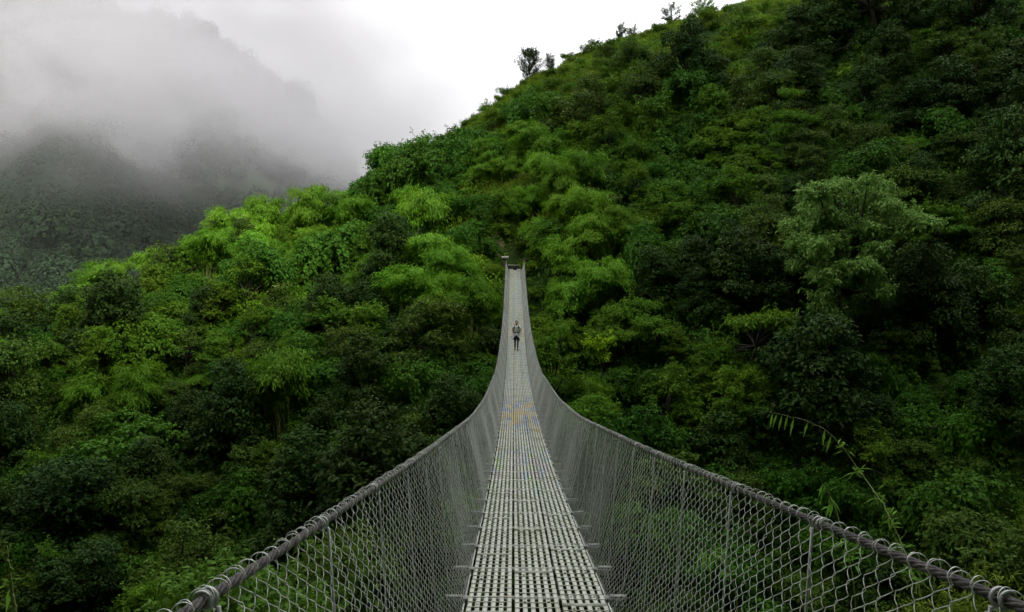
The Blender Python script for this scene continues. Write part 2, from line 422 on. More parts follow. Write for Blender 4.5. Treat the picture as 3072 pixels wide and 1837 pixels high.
for s in range(4):   # trees smothered in creepers: domes with hanging curtains
    rng = np.random.RandomState(400 + s); blobs = []
    for i in range(9):
        a = rng.rand() * 6.28; d = 2.2 * math.sqrt(rng.rand())
        z = 4.6 * (1 - .45 * (d / 2.4) ** 2) * rng.uniform(.75, 1.05)
        blobs.append(((math.cos(a) * d, math.sin(a) * d, z - .8), (rng.uniform(.8, 1.25), rng.uniform(.8, 1.25), rng.uniform(.7, 1.1))))
    lv = blob_leaves(blobs, 46, .20, .145, rng, droop=.35, up=.2, inner=.1)
    for i in range(60):
        (c, r) = blobs[rng.randint(len(blobs))]; a = rng.rand() * 6.28
        n = rng.randint(30, 60); ln = rng.uniform(1.0, 3.4)
        t = rng.rand(n)
        P = np.array(c) + np.stack([math.cos(a) * r[0] * (1 + .1 * t) + rng.normal(0, .14, n), math.sin(a) * r[1] * (1 + .1 * t) + rng.normal(0, .14, n), .2 - ln * t], 1)
        D = np.array([math.cos(a) * .4, math.sin(a) * .4, -.9]) + unit(n, rng) * .5
        l = .25 * rng.uniform(.6, 1.2, n)
        lv.append(leaves(P, D, np.array([math.cos(a), math.sin(a), .5]) + unit(n, rng) * .4, l, l * .7, rng, .2))
    tr = limbs(2.2, [c for c, r in blobs], .16, rng)
    proto('creeper', leaf_mesh('creeper_crown', lv, rng), 'creeper', tr.mesh('creeper_trunk', True), 'bark', rad=2.9, height=5.2)
for s in range(4):   # shrubs
    rng = np.random.RandomState(500 + s)
    blobs = [((rng.normal(0, .6), rng.normal(0, .6), rng.uniform(.5, 1.5)), rng.uniform(.5, .85)) for i in range(7)]
    lv = blob_leaves(blobs, 46, .21, .11, rng, .9)
    tr = limbs(.4, [c for c, r in blobs], .05, rng)
    proto('shrub', leaf_mesh('shrub_foliage', lv, rng), 'under', tr.mesh('shrub_stems', True), 'bark', rad=1.5, height=2)
for s in range(2):   # cream-flowered trees
    b, rng, lv = make_broad(600 + s, L=.23, W=.12, H=5.2, Rr=2.4)
    fl = []
    for i in range(46):
        c, r = b[rng.randint(len(b))]; u = unit(1, rng)[0]; u[2] = abs(u[2]) + .3; u /= np.linalg.norm(u)
        p = np.array(c) + u * r * 1.08; n = 10
        P = p + rng.normal(0, .16, (n, 3)) * np.array([1, 1, .35])
        fl.append(leaves(P, unit(n, rng) * np.array([1, 1, .4]), np.array([0, 0, 1.0]) + unit(n, rng) * .4, np.full(n, .11), np.full(n, .10), rng, 0))
    tr = limbs(2.0, [c for c, r in b], .15, rng)
    proto('flowering', leaf_mesh('flowering_crown', lv, rng), 'olive', tr.mesh('flowering_trunk', True), 'bark', extra=('blossom', leaf_mesh('blossom', fl, rng), 'flower'), rad=2.6, height=5.4)

KIND = {  # name, everyday word, crown part name, stem part name, look in words
    'broad': ('broadleaf_tree', 'tree', 'crown', 'trunk', 'green broadleaf tree'),
    'olive': ('olive_green_tree', 'tree', 'crown', 'trunk', 'olive-green tree'),
    'dark': ('tall_tree', 'tree', 'crown', 'trunk', 'tall dark tree'),
    'layered': ('layered_tree', 'tree', 'crown', 'trunk', 'flat-layered tree'),
    'bamboo': ('bamboo_clump', 'bamboo', 'foliage', 'culms', 'yellow-green bamboo clump'),
    'creeper': ('creeper_covered_tree', 'tree', 'crown', 'trunk', 'creeper-draped tree'),
    'shrub': ('shrub', 'shrub', 'foliage', 'stems', 'low leafy shrub'),
    'flowering': ('flowering_tree', 'tree', 'crown', 'trunk', 'cream-blossomed tree')}
GROUP = {'broad': 'broadleaf trees on the hillside', 'olive': 'olive green trees on the hillside', 'dark': 'tall dark trees on the hillside',
         'layered': 'trees with layered sprays on the hillside', 'bamboo': 'bamboo clumps on the hillside', 'creeper': 'creeper-covered trees on the hillside',
         'shrub': 'shrubs on the hillside', 'flowering': 'cream-blossomed trees on the hillside'}

for k, lst in PROTO.items():
    for p in lst:
        p['crown'].materials.append(M[p['cm']]); p['trunk'].materials.append(M[p['tm']])
        if p['extra']: p['extra'][1].materials.append(M[p['extra'][2]])

plants = []   # (root, kind)
_first = {}
def copy_tree(o, parent=None):
    c = o.copy(); COL.objects.link(c)
    if parent is not None: c.parent = parent
    for ch in o.children: copy_tree(ch, c)
    return c
def plant(kind, x, y, scale=1.0, rot=None, variant=None, z=None, crown_mat=None):
    i = rs.randint(len(PROTO[kind])) if variant is None else variant
    p = PROTO[kind][i]; nm, cat, cn, sn, look = KIND[kind]
    key = (kind, i)
    if key not in _first:
        root = link(nm, None); root.empty_display_size = .5
        link(cn, p['crown'], parent=root); link(sn, p['trunk'], parent=root)
        if p['extra']: link(p['extra'][0], p['extra'][1], parent=root)
        tag(root, look, cat, GROUP[kind]); _first[key] = root
    else:
        root = copy_tree(_first[key])
    root.location = (x, y, float(ground(x, y)) - .1 if z is None else z)
    root.rotation_euler = (.08 + rs.normal(0, .09), rs.normal(0, .09), rs.rand() * 6.28 if rot is None else rot)
    root.scale = (scale * rs.uniform(.85, 1.2), scale * rs.uniform(.85, 1.2), scale * rs.uniform(.8, 1.15))
    plants.append([root, kind])
    return root

# ------------------------------------------------------------------ where each kind grows
def deck_z(y): return np.interp(y, *DECK)
_dy = np.array([-2, 0, 5.11, 11.24, 20.4, 30.5, 41.4, 49, 55, 61.8, 67, 71.5]); _dz = np.array([-1.40, -1.62, -2.29, -3.12, -4.0, -4.39, -4.13, -3.5, -2.75, -1.62, -.55, .36])
_pc = np.polyfit(_dy, _dz, 4); _yy = np.linspace(-3, 73, 400); DECK = (_yy, np.polyval(_pc, _yy))

def zone(u, v):
    """plant kinds by area of the slope; darker-leaved ones also imitate shade at the edges"""
    if v > 1230 and u < 1500: w = dict(olive=.40, dark=.28, creeper=.26, broad=.08)  # mostly dark-leaved kinds, imitating shade low on the left
    elif v > 1230: w = dict(creeper=.36, olive=.22, dark=.28, broad=.14)
    elif u < 330: w = dict(olive=.36, broad=.2, dark=.2, creeper=.2, layered=.06, bamboo=.05)
    elif u < 1520:
        crest = np.interp(u, [330, 480, 700, 1000, 1100, 1300, 1500], [770, 690, 600, 580, 500, 410, 275])
        k = v - crest
        if u > 1080 and v < 690: w = dict(creeper=.7, bamboo=.14, broad=.12, shrub=.1)
        elif k < 130: w = dict(bamboo=.72, broad=.2, shrub=.1)
        elif k < 330: w = dict(bamboo=.2, creeper=.32, broad=.30, layered=.12, flowering=.015, dark=.03)
        else: w = dict(creeper=.34, broad=.16, layered=.12, olive=.26, dark=.14, bamboo=.03)
        if u > 1200 and 690 < v < 960: w = dict(bamboo=.8, broad=.2)
    elif u < 1820:
        if v < 430: w = dict(shrub=.7, bamboo=.14, broad=.1)
        elif v < 620: w = dict(bamboo=.35, creeper=.25, broad=.3, flowering=.04)
        elif v < 900: w = dict(bamboo=.62, broad=.26, layered=.1)
        else: w = dict(broad=.42, creeper=.2, layered=.2, dark=.1, bamboo=.1)
    elif u < 2300:
        if v < 330: w = dict(shrub=.55, olive=.25, broad=.15)
        elif v < 620: w = dict(creeper=.34, broad=.34, bamboo=.06, flowering=.02, layered=.1)
        elif v < 1000: w = dict(creeper=.2, layered=.3, broad=.26, dark=.22)
        else: w = dict(creeper=.34, broad=.26, dark=.24, olive=.1, bamboo=.06)
    else:
        if v < 260 and u < 2720: w = dict(shrub=.5, olive=.3, dark=.2)
        else: w = dict(dark=.4, creeper=.28, olive=.24, layered=.08)  # dark-leaved kinds imitate shade on the right
    ks = list(w); p = np.array([w[k] for k in ks]); return ks[rs.choice(len(ks), p=p / p.sum())]

taken = []
def free(x, y, r):
    for (a, b, q) in taken:
        if (x - a) ** 2 + (y - b) ** 2 < ((r + q) * .5) ** 2: return False
    return True

special = []   # things with their own label
# pale large-leaved tree cascading down the right-hand slope
def pale_tree():
    rng = np.random.RandomState(77); x0, y0 = 26.4, 60.5; z0 = float(ground(x0, y0))
    cl = []
    for (u0, v0, ru, rv, n) in ((2530, 600, 165, 72, 16), (2430, 680, 100, 60, 8), (2690, 680, 95, 65, 9), (2460, 790, 80, 55, 8), (2590, 835, 80, 60, 8), (2490, 930, 60, 55, 6), (2560, 710, 150, 50, 12)):
        for i in range(n):
            a = rng.rand() * 6.28; q = math.sqrt(rng.rand()); u = u0 + math.cos(a) * ru * q; v = v0 + math.sin(a) * rv * q
            y = 58.0 + (v < 740) * 1.5 + rng.uniform(-2.6, 2.2)
            X = (u - 1536) / 2300 * y; Z = -math.tan(math.atan((v - 918.5) / 2300) + PITCH) * y
            cl.append(((X - x0, y - y0, Z - z0), (rng.uniform(.7, 1.1), rng.uniform(.7, 1.1), rng.uniform(.65, .95))))
    lv = blob_leaves(cl, 46, .29, .17, rng, droop=.45, up=.25, inner=.15)
    root = thing('pale_leaved_tree', 'large pale green broad-leaved tree cascading down the dark right slope', 'tree', (x0, y0, z0))
    link('crown', leaf_mesh('pale_crown', lv, rng), M['pale'], root)
    link('trunk', limbs(4.0, [c for c, r in cl[::2]], .34, rng).mesh('pale_trunk', True), M['bark'], root)
    taken.append((x0, y0, 5))
    return root
pale_tree()

def upright_tree(name, label, u, v_base, v_top, y, half, mat, seed, L=.3, nb=80):
    rng = np.random.RandomState(seed); x = (u - 1536) / 2300 * y
    z = min(float(ground(x, y)), -math.tan(math.atan((v_base - 918.5) / 2300) + PITCH) * y) - .2
    H = -math.tan(math.atan((v_top - 918.5) / 2300) + PITCH) * y - z
    root = thing(name, label, 'tree', (x, y, z)); g = Geo(); lv = []
    g.tube([(0, 0, -.5), (.05, 0, H * .3), (0, .05, H * .7)], [.16, .12, .05], 6)
    for i in range(nb):
        a = rng.rand() * 6.28; t = rng.uniform(.22, .97); prof = math.sin(min(1, (t - .15) / .5) * 1.57) * (1 - .55 * max(0, t - .6) / .4)
        ln = half * prof * rng.uniform(.6, 1.1)
        b = np.array([0, 0, H * (t - .18)]); e = b + np.array([math.cos(a) * ln, math.sin(a) * ln, H * .18 + rng.uniform(0, .5)])
        s = np.linspace(0, 1, 5)[:, None]; path = b + (e - b) * s + np.array([0, 0, -.15]) * np.sin(s * 3.14)
        g.tube(path, np.linspace(.03, .008, 5), 4, caps=False)
        n = 60; tt = rng.uniform(.35, 1.05, n)[:, None]
        P = b + (e - b) * tt + rng.normal(0, .13, (n, 3)); D = (e - b) / np.linalg.norm(e - b) + unit(n, rng) * .7
        l = L * rng.uniform(.6, 1.2, n); lv.append(leaves(P, D, np.array([0, 0, 1.]) + unit(n, rng) * .7, l, l * .36, rng, .05))
    link('crown', leaf_mesh(name + '_crown', lv, rng), M[mat], root)
    link('trunk', g.mesh(name + '_trunk', True), M['bark'], root)
    return root
upright_tree('lone_tree', 'bushy dark lone tree standing against the white sky on the ridge', 1588, 262, 146, 116.0, 2.1, 'dark', 31)
upright_tree('ridge_sapling', 'thin sapling against the sky just right of the lone tree', 1648, 222, 164, 118, 1.0, 'dark', 32, .2, 40)
upright_tree('bare_sapling', 'small dark tree on the ridge skyline, higher than the lone tree', 1858, 122, 74, 124.5, .95, 'dark', 33, .22, 34)
upright_tree('thin_ridge_tree', 'thin open tree on the skyline right of the small dark ridge tree', 1890, 118, 78, 125, 1.3, 'olive', 34, .2, 26)
upright_tree('crest_tree', 'dark open tree on the skyline nearest the top edge of the photo', 2008, 70, 14, 127, 2.2, 'dark', 35, .26, 46)
upright_tree('leafy_crest_tree', 'pale leafy tree on the skyline right of the dark open tree', 2100, 50, -10, 128, 2.6, 'broad', 36, .28, 60)
upright_tree('broom_tree', 'small pale tree poking above the left end of the creeper thicket', 1158, 505, 458, 101, 1.2, 'olive', 37, .28)

def lime_bush():
    y = 55.0; rng = np.random.RandomState(91); cl = []
    for (u, v, r) in ((1765, 1032, .30), (1785, 1036, .34), (1806, 1040, .32), (1818, 1022, .32), (1802, 1062, .30), (1808, 1078, .22), (1776, 1045, .26)):
        cl.append((((u - 1536) / 2300 * y, 0, -math.tan(math.atan((v - 918.5) / 2300) + PITCH) * y), r))
    x0, z0 = cl[2][0][0], float(ground(cl[2][0][0], y))
    cl = [((c[0] - x0, rng.uniform(-.4, .4), c[2] - z0), r) for c, r in cl]
    root = thing('lime_green_sapling', 'small lime green sapling glowing among dark trees right of the hiker', 'tree', (x0, y, z0))
    link('crown', leaf_mesh('lime_crown', blob_leaves(cl, 46, .24, .14, rng, .6, up=.8), rng), M['lime'], root)
    link('trunk', limbs(max(1.0, cl[5][0][2] - .6), [c for c, r in cl], .09, rng).mesh('lime_trunk', True), M['bark'], root)
lime_bush()

# crowns over the whole slope, spaced so that they touch
for (k, u, y, sc) in (('creeper', 1170, 93, 1.5), ('creeper', 1290, 90, 1.55), ('creeper', 1230, 95, 1.5), ('creeper', 1400, 92, 1.3), ('dark', 2060, 95, 1.05), ('dark', 2140, 94, .95), ('creeper', 2080, 92, 1.4),
                      ('dark', 1180, 72, 1.0), ('creeper', 1600, 96, 1.3), ('flowering', 1690, 92, 1.1), ('flowering', 1750, 91, 1.15), ('flowering', 470, 80, 1.0), ('flowering', 750, 82, .8), ('flowering', 2195, 90, 1.2),
                      ('flowering', 860, 72, .9), ('dark', 2620, 98, 1.5), ('dark', 2500, 110, 1.2), ('dark', 2900, 95, 1.4)):
    x = (u - 1536) / 2300 * y
    plant(k, x, y, sc); taken.append((x, y, PROTO[k][0]['rad'] * sc))
for (k, x, y, sc) in (('bamboo', 2.7, 71.6, .62), ('shrub', 2.1, 73.4, .8), ('bamboo', 4.2, 69.0, .85), ('bamboo', 4.6, 77.5, .9), ('bamboo', 6.4, 72.5, 1.0), ('bamboo', -5.6, 68.5, .9), ('bamboo', -7.6, 70.8, 1.0), ('bamboo', 7.5, 79, 1.0), ('bamboo', 2.6, 86.5, .9), ('shrub', -2.7, 72.3, .8), ('shrub', -2.0, 74.2, .6), ('bamboo', -3.2, 68.6, .55), ('shrub', .2, 78.5, .8), ('bamboo', 1.9, 78.5, .7),
                      ('shrub', -1.3, 79.5, .9), ('bamboo', -7.2, 75, .7), ('bamboo', 5.0, 74.5, .8), ('bamboo', 3.2, 81, .8), ('shrub', -2.6, 77, .9), ('bamboo', -.6, 83, .7), ('shrub', -.8, 86.5, 1.1), ('shrub', 3.0, 76.5, 1.0), ('broad', 3.8, 85, .8), ('shrub', .5, 89, 1.1), ('bamboo', 1.5, 92, .8), ('shrub', 2.2, 68.5, .8), ('shrub', 2.4, 65.5, .9), ('shrub', 2.3, 62.5, .9), ('shrub', -1.9, 68.5, .8), ('shrub', -2.1, 65, .9), ('shrub', -2.0, 61.5, .9), ('shrub', 2.2, 59.5, 1.0), ('bamboo', 4.2, 66.5, .7), ('bamboo', 3.9, 62, .75), ('shrub', 1.9, 71.0, .7), ('shrub', -1.7, 71.2, .7), ('shrub', 1.6, 75.4, .6), ('shrub', -.9, 77.6, .7), ('shrub', 1.1, 77.0, .5), ('bamboo', .4, 78.2, .5), ('shrub', -.5, 75.6, .35), ('shrub', .9, 75.4, .35)):
    plant(k, x, y, sc); taken.append((x, y, PROTO[k][0]['rad'] * sc * .8))
tries = 0; made = 0
while tries < 42000 and made < 1500:
    tries += 1
    y = 34 + 100 * rs.rand(); x = (rs.rand() * 1.56 - .80) * y * .9
    yc = np.interp(x, CR[:, 0], CR[:, 1])
    if y > yc + 1: continue
    z = float(ground(x, y)); u, v, d = project(x, y, z + 3)
    if u < -260 or u > 3330 or v > 2080 or v < -330: continue
    k = zone(u, v); sc = float(np.clip(math.exp(rs.normal(-.08, .30)), .5, 1.75))
    if y > yc - 3 and k in ('dark', 'creeper') and u < 1080: k = 'bamboo'
    if u > 1250 and y > yc - 22 and k != 'shrub' and (u > 1300 and y > yc - 14 or rs.rand() < .7): k = 'shrub'
    if u > 1300 and y > yc - 24 and u < 2400 and rs.rand() < .4: continue
    if u > 1250 and y > yc - 9: k = 'shrub'; sc *= .55
    elif u > 1250 and y > yc - 20: sc *= .8
    r = PROTO[k][0]['rad'] * sc; h = PROTO[k][0]['h'] * sc
    # keep the bridge, its landing and the path clear
    if abs(x - .3) < r + .7 and y < 75:
        if z + h * 1.15 > float(deck_z(min(y, 71.5))) - .6: continue
    if abs(x - .3) < r * .75 + .5 and 70 < y < 78.5: continue
    if (abs(x + 4.7) < r * .8 + .9 and 69 < y < 76.5) or (abs(x - 1) < r * .7 + .8 and 78 < y < 85.5): continue
    if not free(x, y, r * .74): continue
    if k == 'bamboo' and y < 48: sc *= .8
    plant(k, x, y, sc, z=z - .1 - (.12 * h if k not in ('shrub', 'bamboo') else 0)); taken.append((x, y, r)); made += 1
print('plants', made, tries)

# ------------------------------------------------------------------ ground cover (uncountable)
def scatter(n, xr, yr, keep):
    x = rs.uniform(*xr, n * 3); y = rs.uniform(*yr, n * 3); k = keep(x, y); x, y = x[k][:n], y[k][:n]
    return x, y, ground(x, y)
def on_face(x, y):
    yc = np.interp(x, CR[:, 0], CR[:, 1]); z = ground(x, y); u, v, d = project(x, y, z)
    near = (np.abs(x - .3) < .8) & (y < 77) & (y > 66)
    return (y < yc + 2) & (u > -200) & (u < 3300) & (v < 2050) & (v > -300) & ~near
rng = np.random.RandomState(11)
gx = np.arange(-72, 98, .5); gy = np.arange(33, 139, .5); GX, GY = np.meshgrid(gx, gy)
flat = np.stack([GX.ravel(), GY.ravel()], 1)
def fbm(sc, o): return np.array([noise.noise(Vector((p * sc, q * sc, o))) for p, q in flat]).reshape(GX.shape)
n1, n2, n3 = fbm(.12, 3.), fbm(.30, 8.), fbm(.75, 5.)
YC = np.interp(GX, CR[:, 0], CR[:, 1])
keep_low = np.clip((np.abs(GX - .3) - .8) / 3.0, .12, 1); keep_low = np.where(GY < 54, 1, keep_low)
top = np.where((GX > -14) & (GX < 60), np.clip((YC - GY - 2) / 16, .22, 1), 1)
MANT = np.clip(1.15 + 1.7 * n1 + 1.2 * n2 + .55 * n3, .15, 3.4) * keep_low * top
for (a_, b_, r_) in ((-1.2, 76.8, 1.1), (-3.2, 77.0, 1.1), (-6.2, 77.6, 1.0), (-4.9, 75.8, 2.2), (1.0, 84.5, 1.3), (.2, 74.2, 1.0), (-2.6, 79, 1.2)): MANT *= 1 - .95 * np.exp(-((GX - a_) ** 2 + (GY - b_) ** 2) / r_ ** 2)
SURF = ground(GX, GY) + MANT
dzy, dzx = np.gradient(SURF, .5)
PATCH = np.clip(.5 + .9 * fbm(.085, 21.) + .45 * fbm(.24, 33.), 0, 1)
def bil(A, x, y):
    i = np.clip((x - gx[0]) / .5, 0, len(gx) - 1.001); j = np.clip((y - gy[0]) / .5, 0, len(gy) - 1.001); a, b = i.astype(int), j.astype(int); f, g_ = i - a, j - b
    return A[b, a] * (1 - f) * (1 - g_) + A[b, a + 1] * f * (1 - g_) + A[b + 1, a] * (1 - f) * g_ + A[b + 1, a + 1] * f * g_
x, y, z = scatter(78000, (-70, 95), (34, 137), on_face)
k = np.repeat(np.arange(len(x)), 7); n = len(k)
nr = np.stack([-bil(dzx, x, y), -bil(dzy, x, y), np.ones(len(x))], 1); nr /= np.linalg.norm(nr, axis=1)[:, None]; nr = nr[k]
deep = np.abs(rng.normal(0, .22, len(x)))
P = np.stack([x, y, bil(SURF, x, y) - deep], 1)[k] + rng.normal(0, .16, (n, 3))
D = nr * .15 + unit(n, rng) * .8 + np.array([0, -.1, -.3]); l = rng.uniform(.17, .34, n)
me = leaf_mesh('undergrowth', [leaves(P, D, nr * .9 + np.array([0, 0, .2]) + unit(n, rng) * .36, l, l * .55, rng, .25)], rng)
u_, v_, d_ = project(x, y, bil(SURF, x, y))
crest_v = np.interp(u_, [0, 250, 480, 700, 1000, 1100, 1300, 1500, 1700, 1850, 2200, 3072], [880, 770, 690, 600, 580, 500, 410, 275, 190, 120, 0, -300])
painted_light = np.clip(1.05 - (v_ - crest_v) / 620, 0, 1) * np.clip((2500 - u_) / 900, 0, 1) * np.clip((u_ + 100) / 500, .2, 1)     # leaf colour painted brighter up to the ridge, darker at both sides
painted_light = np.clip(painted_light + .55 * np.exp(-((u_ - 1530) / 420) ** 2 - ((v_ - 760) / 210) ** 2), 0, 1.15)     # plus a painted bright patch round the bridge end
tone = np.clip(bil(PATCH, x, y) * .62 + painted_light * .55 - .10, 0, 1)[k]
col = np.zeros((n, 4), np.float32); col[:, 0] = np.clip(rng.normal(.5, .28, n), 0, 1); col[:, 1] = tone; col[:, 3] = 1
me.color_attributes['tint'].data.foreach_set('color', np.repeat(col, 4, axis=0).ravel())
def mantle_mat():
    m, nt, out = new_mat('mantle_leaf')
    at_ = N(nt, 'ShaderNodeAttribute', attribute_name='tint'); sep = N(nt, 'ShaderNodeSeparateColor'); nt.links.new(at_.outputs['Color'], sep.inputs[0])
    lo = ramp(nt, sep.outputs[1], [(.15, (.018, .054, .008)), (.45, (.038, .104, .009)), (.70, (.082, .180, .009)), (.95, (.125, .230, .010))])  # tone channel carries random leaf colour plus painted brightness
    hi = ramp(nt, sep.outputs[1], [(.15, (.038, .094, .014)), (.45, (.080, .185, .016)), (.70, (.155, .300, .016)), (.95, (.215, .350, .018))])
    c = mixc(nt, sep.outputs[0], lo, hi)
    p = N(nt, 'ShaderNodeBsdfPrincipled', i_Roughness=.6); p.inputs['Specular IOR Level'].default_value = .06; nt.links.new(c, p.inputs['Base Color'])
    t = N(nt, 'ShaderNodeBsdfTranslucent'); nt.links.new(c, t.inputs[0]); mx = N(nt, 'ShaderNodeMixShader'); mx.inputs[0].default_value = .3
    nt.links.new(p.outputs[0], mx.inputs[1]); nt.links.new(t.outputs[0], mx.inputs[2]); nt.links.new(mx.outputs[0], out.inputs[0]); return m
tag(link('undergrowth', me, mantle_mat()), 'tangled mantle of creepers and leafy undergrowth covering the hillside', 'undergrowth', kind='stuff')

def grassy(x, y):
    z = ground(x, y); u, v, d = project(x, y, z)
    q = np.array([noise.noise(Vector((a * .09, b * .09, 9.0))) for a, b in zip(x, y)])
    crest = np.interp(u, [1050, 1300, 1500, 1700, 1850, 2200, 2700], [560, 420, 290, 200, 130, 10, -150])
    return on_face(x, y) & (u > 1150) & (u < 2750) & (v < crest + 190 + 300 * q) | (on_face(x, y) & (np.abs(x - 0) < 6) & (y > 76) & (y < 88) & (q > -.1))
x, y, z = scatter(80000, (-20, 75), (74, 138), grassy); n = len(x)
P = np.stack([x, y, z + bil(MANT, x, y) * .6 - .05], 1); D = unit(n, rng) * np.array([.6, .6, .3]) + np.array([0, 0, 1.0]); l = rng.uniform(.5, 1.15, n)
me = leaf_mesh('grass', [leaves(P, D, unit(n, rng) * np.array([1, 1, .3]), l, .085, rng, .12)], rng)
tag(link('grass', me, M['grass']), 'tall bright grass on the upper slope and ridge', 'grass', kind='stuff')

# ------------------------------------------------------------------ camera
cam = bpy.data.cameras.new('camera'); cam.sensor_width = 36.0; cam.lens = 36.0 * F; cam.clip_start = .05; cam.clip_end = 8000
camo = bpy.data.objects.new('camera', cam); COL.objects.link(camo)
camo.location = (0, 0, 0); camo.rotation_euler = (R(90) - PITCH, 0, 0); scene.camera = camo

# ------------------------------------------------------------------ drop the plants the photo shows nothing of, then describe the rest
bpy.context.view_layer.update()
dg = bpy.context.evaluated_depsgraph_get()
root_of = {}
for r_, k_ in plants:
    for ch in r_.children: root_of[ch.name] = r_.name
hits = {}
W_, H_ = 256, 153
rot = camo.matrix_world.to_3x3()
for j in range(H_):
    for i in range(W_):
        d = rot @ Vector(((i + .5) / W_ - .5, -((j + .5) / H_ - .5) * 612 / 1024, -F))
        ok, loc, nor, idx, ob, mw = scene.ray_cast(dg, (0, 0, 0), d.normalized())
        if ok and ob.name in root_of:
            h = hits.setdefault(root_of[ob.name], [0, 0.0, 0.0]); h[0] += 1; h[1] += i; h[2] += j
kept = []
for r_, k_ in plants:
    h = hits.get(r_.name)
    if h is None or h[0] < 2:
        for ch in list(r_.children): bpy.data.objects.remove(ch)
        bpy.data.objects.remove(r_)
    else: kept.append((r_, k_, (h[1] / h[0] + .5) * 12, (h[2] / h[0] + .5) * 12, h[0]))
print('kept', len(kept))
def place_words(u, v):
    crest = np.interp(u, [0, 250, 480, 700, 1000, 1100, 1300, 1500, 1700, 1850, 2200], [880, 770, 690, 600, 580, 500, 410, 275, 190, 120, 0])
    col = ('at left edge' if u < 300 else 'on left slope' if u < 850 else 'left of the bridge' if u < 1290 else 'closely left of bridge' if u < 1540
           else 'closely right of bridge' if u < 1830 else 'right of the bridge' if u < 2250 else 'near the pale tree' if u < 2720 else 'at right edge')
    row = ('on the ridge' if v - crest < 110 else 'high above bridge end' if v < 560 else 'level with bridge end' if v < 820 else 'level with hiker' if v < 1090
           else 'below the hiker' if v < 1420 else 'deep in gorge')
    return row + ' ' + col
ORD = ['leftmost', 'second from left', 'third from left', 'fourth from left', 'fifth from left', 'sixth from left', 'seventh from left', 'eighth from left', 'ninth from left', 'tenth from left']
bins = {}
for it in kept: bins.setdefault((it[1], place_words(it[2], it[3])), []).append(it)
for (k, w), its in bins.items():
    its.sort(key=lambda t: t[2]); look = KIND[k][4]
    for q, it in enumerate(its):
        if len(its) == 1: lab = f'only {look} {w}'
        elif q == len(its) - 1: lab = f'rightmost {look} {w}'
        elif q < len(ORD): lab = f'{look} {w}, {ORD[q]}'
        else: lab = f'{look} {w}, {["", "second", "third", "fourth", "fifth", "sixth", "seventh", "eighth", "ninth", "tenth", "eleventh", "twelfth"][min(len(its) - 1 - q, 11)]} from right'
        it[0]['label'] = lab

# ------------------------------------------------------------------ forest on the misty mountain (uncountable)
rng = np.random.RandomState(21); parts = []
nt = 3000; xs = rng.uniform(-330, 60, nt * 2); ys = rng.uniform(165, 360, nt * 2)
ok = (xs > -.78 * ys) & (xs < .05 * ys); xs, ys = xs[ok][:nt], ys[ok][:nt]
x2, y2 = rng.uniform(-190, -35, 1900), rng.uniform(158, 232, 1900); xs, ys = np.concatenate([xs, x2]), np.concatenate([ys, y2]); zs = far_ground(xs, ys)
for a, b, c in zip(xs, ys, zs):
    r_ = rng.uniform(2.0, 4.6) * (1.0 + .5 * (rng.rand() < .12)); near_ = b < 235; n = 320 if near_ else 170
    u = unit(n, rng); u[:, 2] = np.abs(u[:, 2]) * 1.3 - .25; rad = r_ * (1 - np.abs(rng.normal(0, .15, n)))
    P = np.array([a, b, c + r_ * rng.uniform(.5, 1.1)]) + u * rad[:, None] * np.array([1, 1, 1.05])
    w1 = unit(n, rng); w1 -= u * (w1 * u).sum(1)[:, None] * .9
    parts.append(leaves(P, w1, u + unit(n, rng) * .30, r_ * (.115 if near_ else .15), r_ * (.09 if near_ else .115), rng, .1))
    m = 120 if near_ else 70; u = unit(m, rng); u[:, 2] = np.abs(u[:, 2]) * 1.3 - .35; rad = r_ * rng.uniform(.62, .8, m)      # inner foliage
    w1 = unit(m, rng); w1 -= u * (w1 * u).sum(1)[:, None]
    parts.append(leaves(np.array([a, b, c + r_ * .8]) + u * rad[:, None], w1, u, r_ * (.2 if near_ else .3), r_ * (.18 if near_ else .27), rng, .1))
me = leaf_mesh('distant_forest', parts, rng)
tag(link('distant_forest', me, M['farleaf']), 'misty forest covering the distant mountain', 'forest', kind='stuff')

# ------------------------------------------------------------------ the bridge
Y0, Y1 = -1.6, 71.5
def cx(y): return .17 + .0017 * np.asarray(y, float)
def dz(y): return np.interp(y, *DECK)
HALF = .5
_ry = np.array([-3, -1.5, 0, 1.2, 2.0, 3, 4.7, 7.4, 10.7, 15.8, 25, 31, 42, 50, 55, 61.8, 67, 71.5, 73]); _rz = np.array([.12, -.13, -.375, -.572, -.712, -.86, -1.143, -1.54, -2.03, -2.60, -3.30, -3.45, -3.17, -2.45, -1.78, -.68, .32, 1.22, 1.53])
RAILZ = np.interp(_yy, _ry, _rz)
for _ in range(40): RAILZ[1:-1] = (RAILZ[:-2] + 2 * RAILZ[1:-1] + RAILZ[2:]) / 4
def rail(y, sgn):
    y = np.asarray(y, float)
    return np.stack([cx(y) + sgn * (.74 + .0015 * y), y, np.interp(y, _yy, RAILZ)], -1)
def net_foot(y, sgn):
    y = np.asarray(y, float)
    return np.stack([cx(y) + sgn * .535, y, dz(y) - .05], -1)
def beam_end(y, sgn):
    y = np.asarray(y, float)
    return np.stack([cx(y) + sgn * .655, y, dz(y) - .035 + 0 * y], -1)

bridge = thing('suspension_bridge', 'long steel footbridge with chain-link sides sagging across the green gorge', 'bridge', (0, 0, 0))

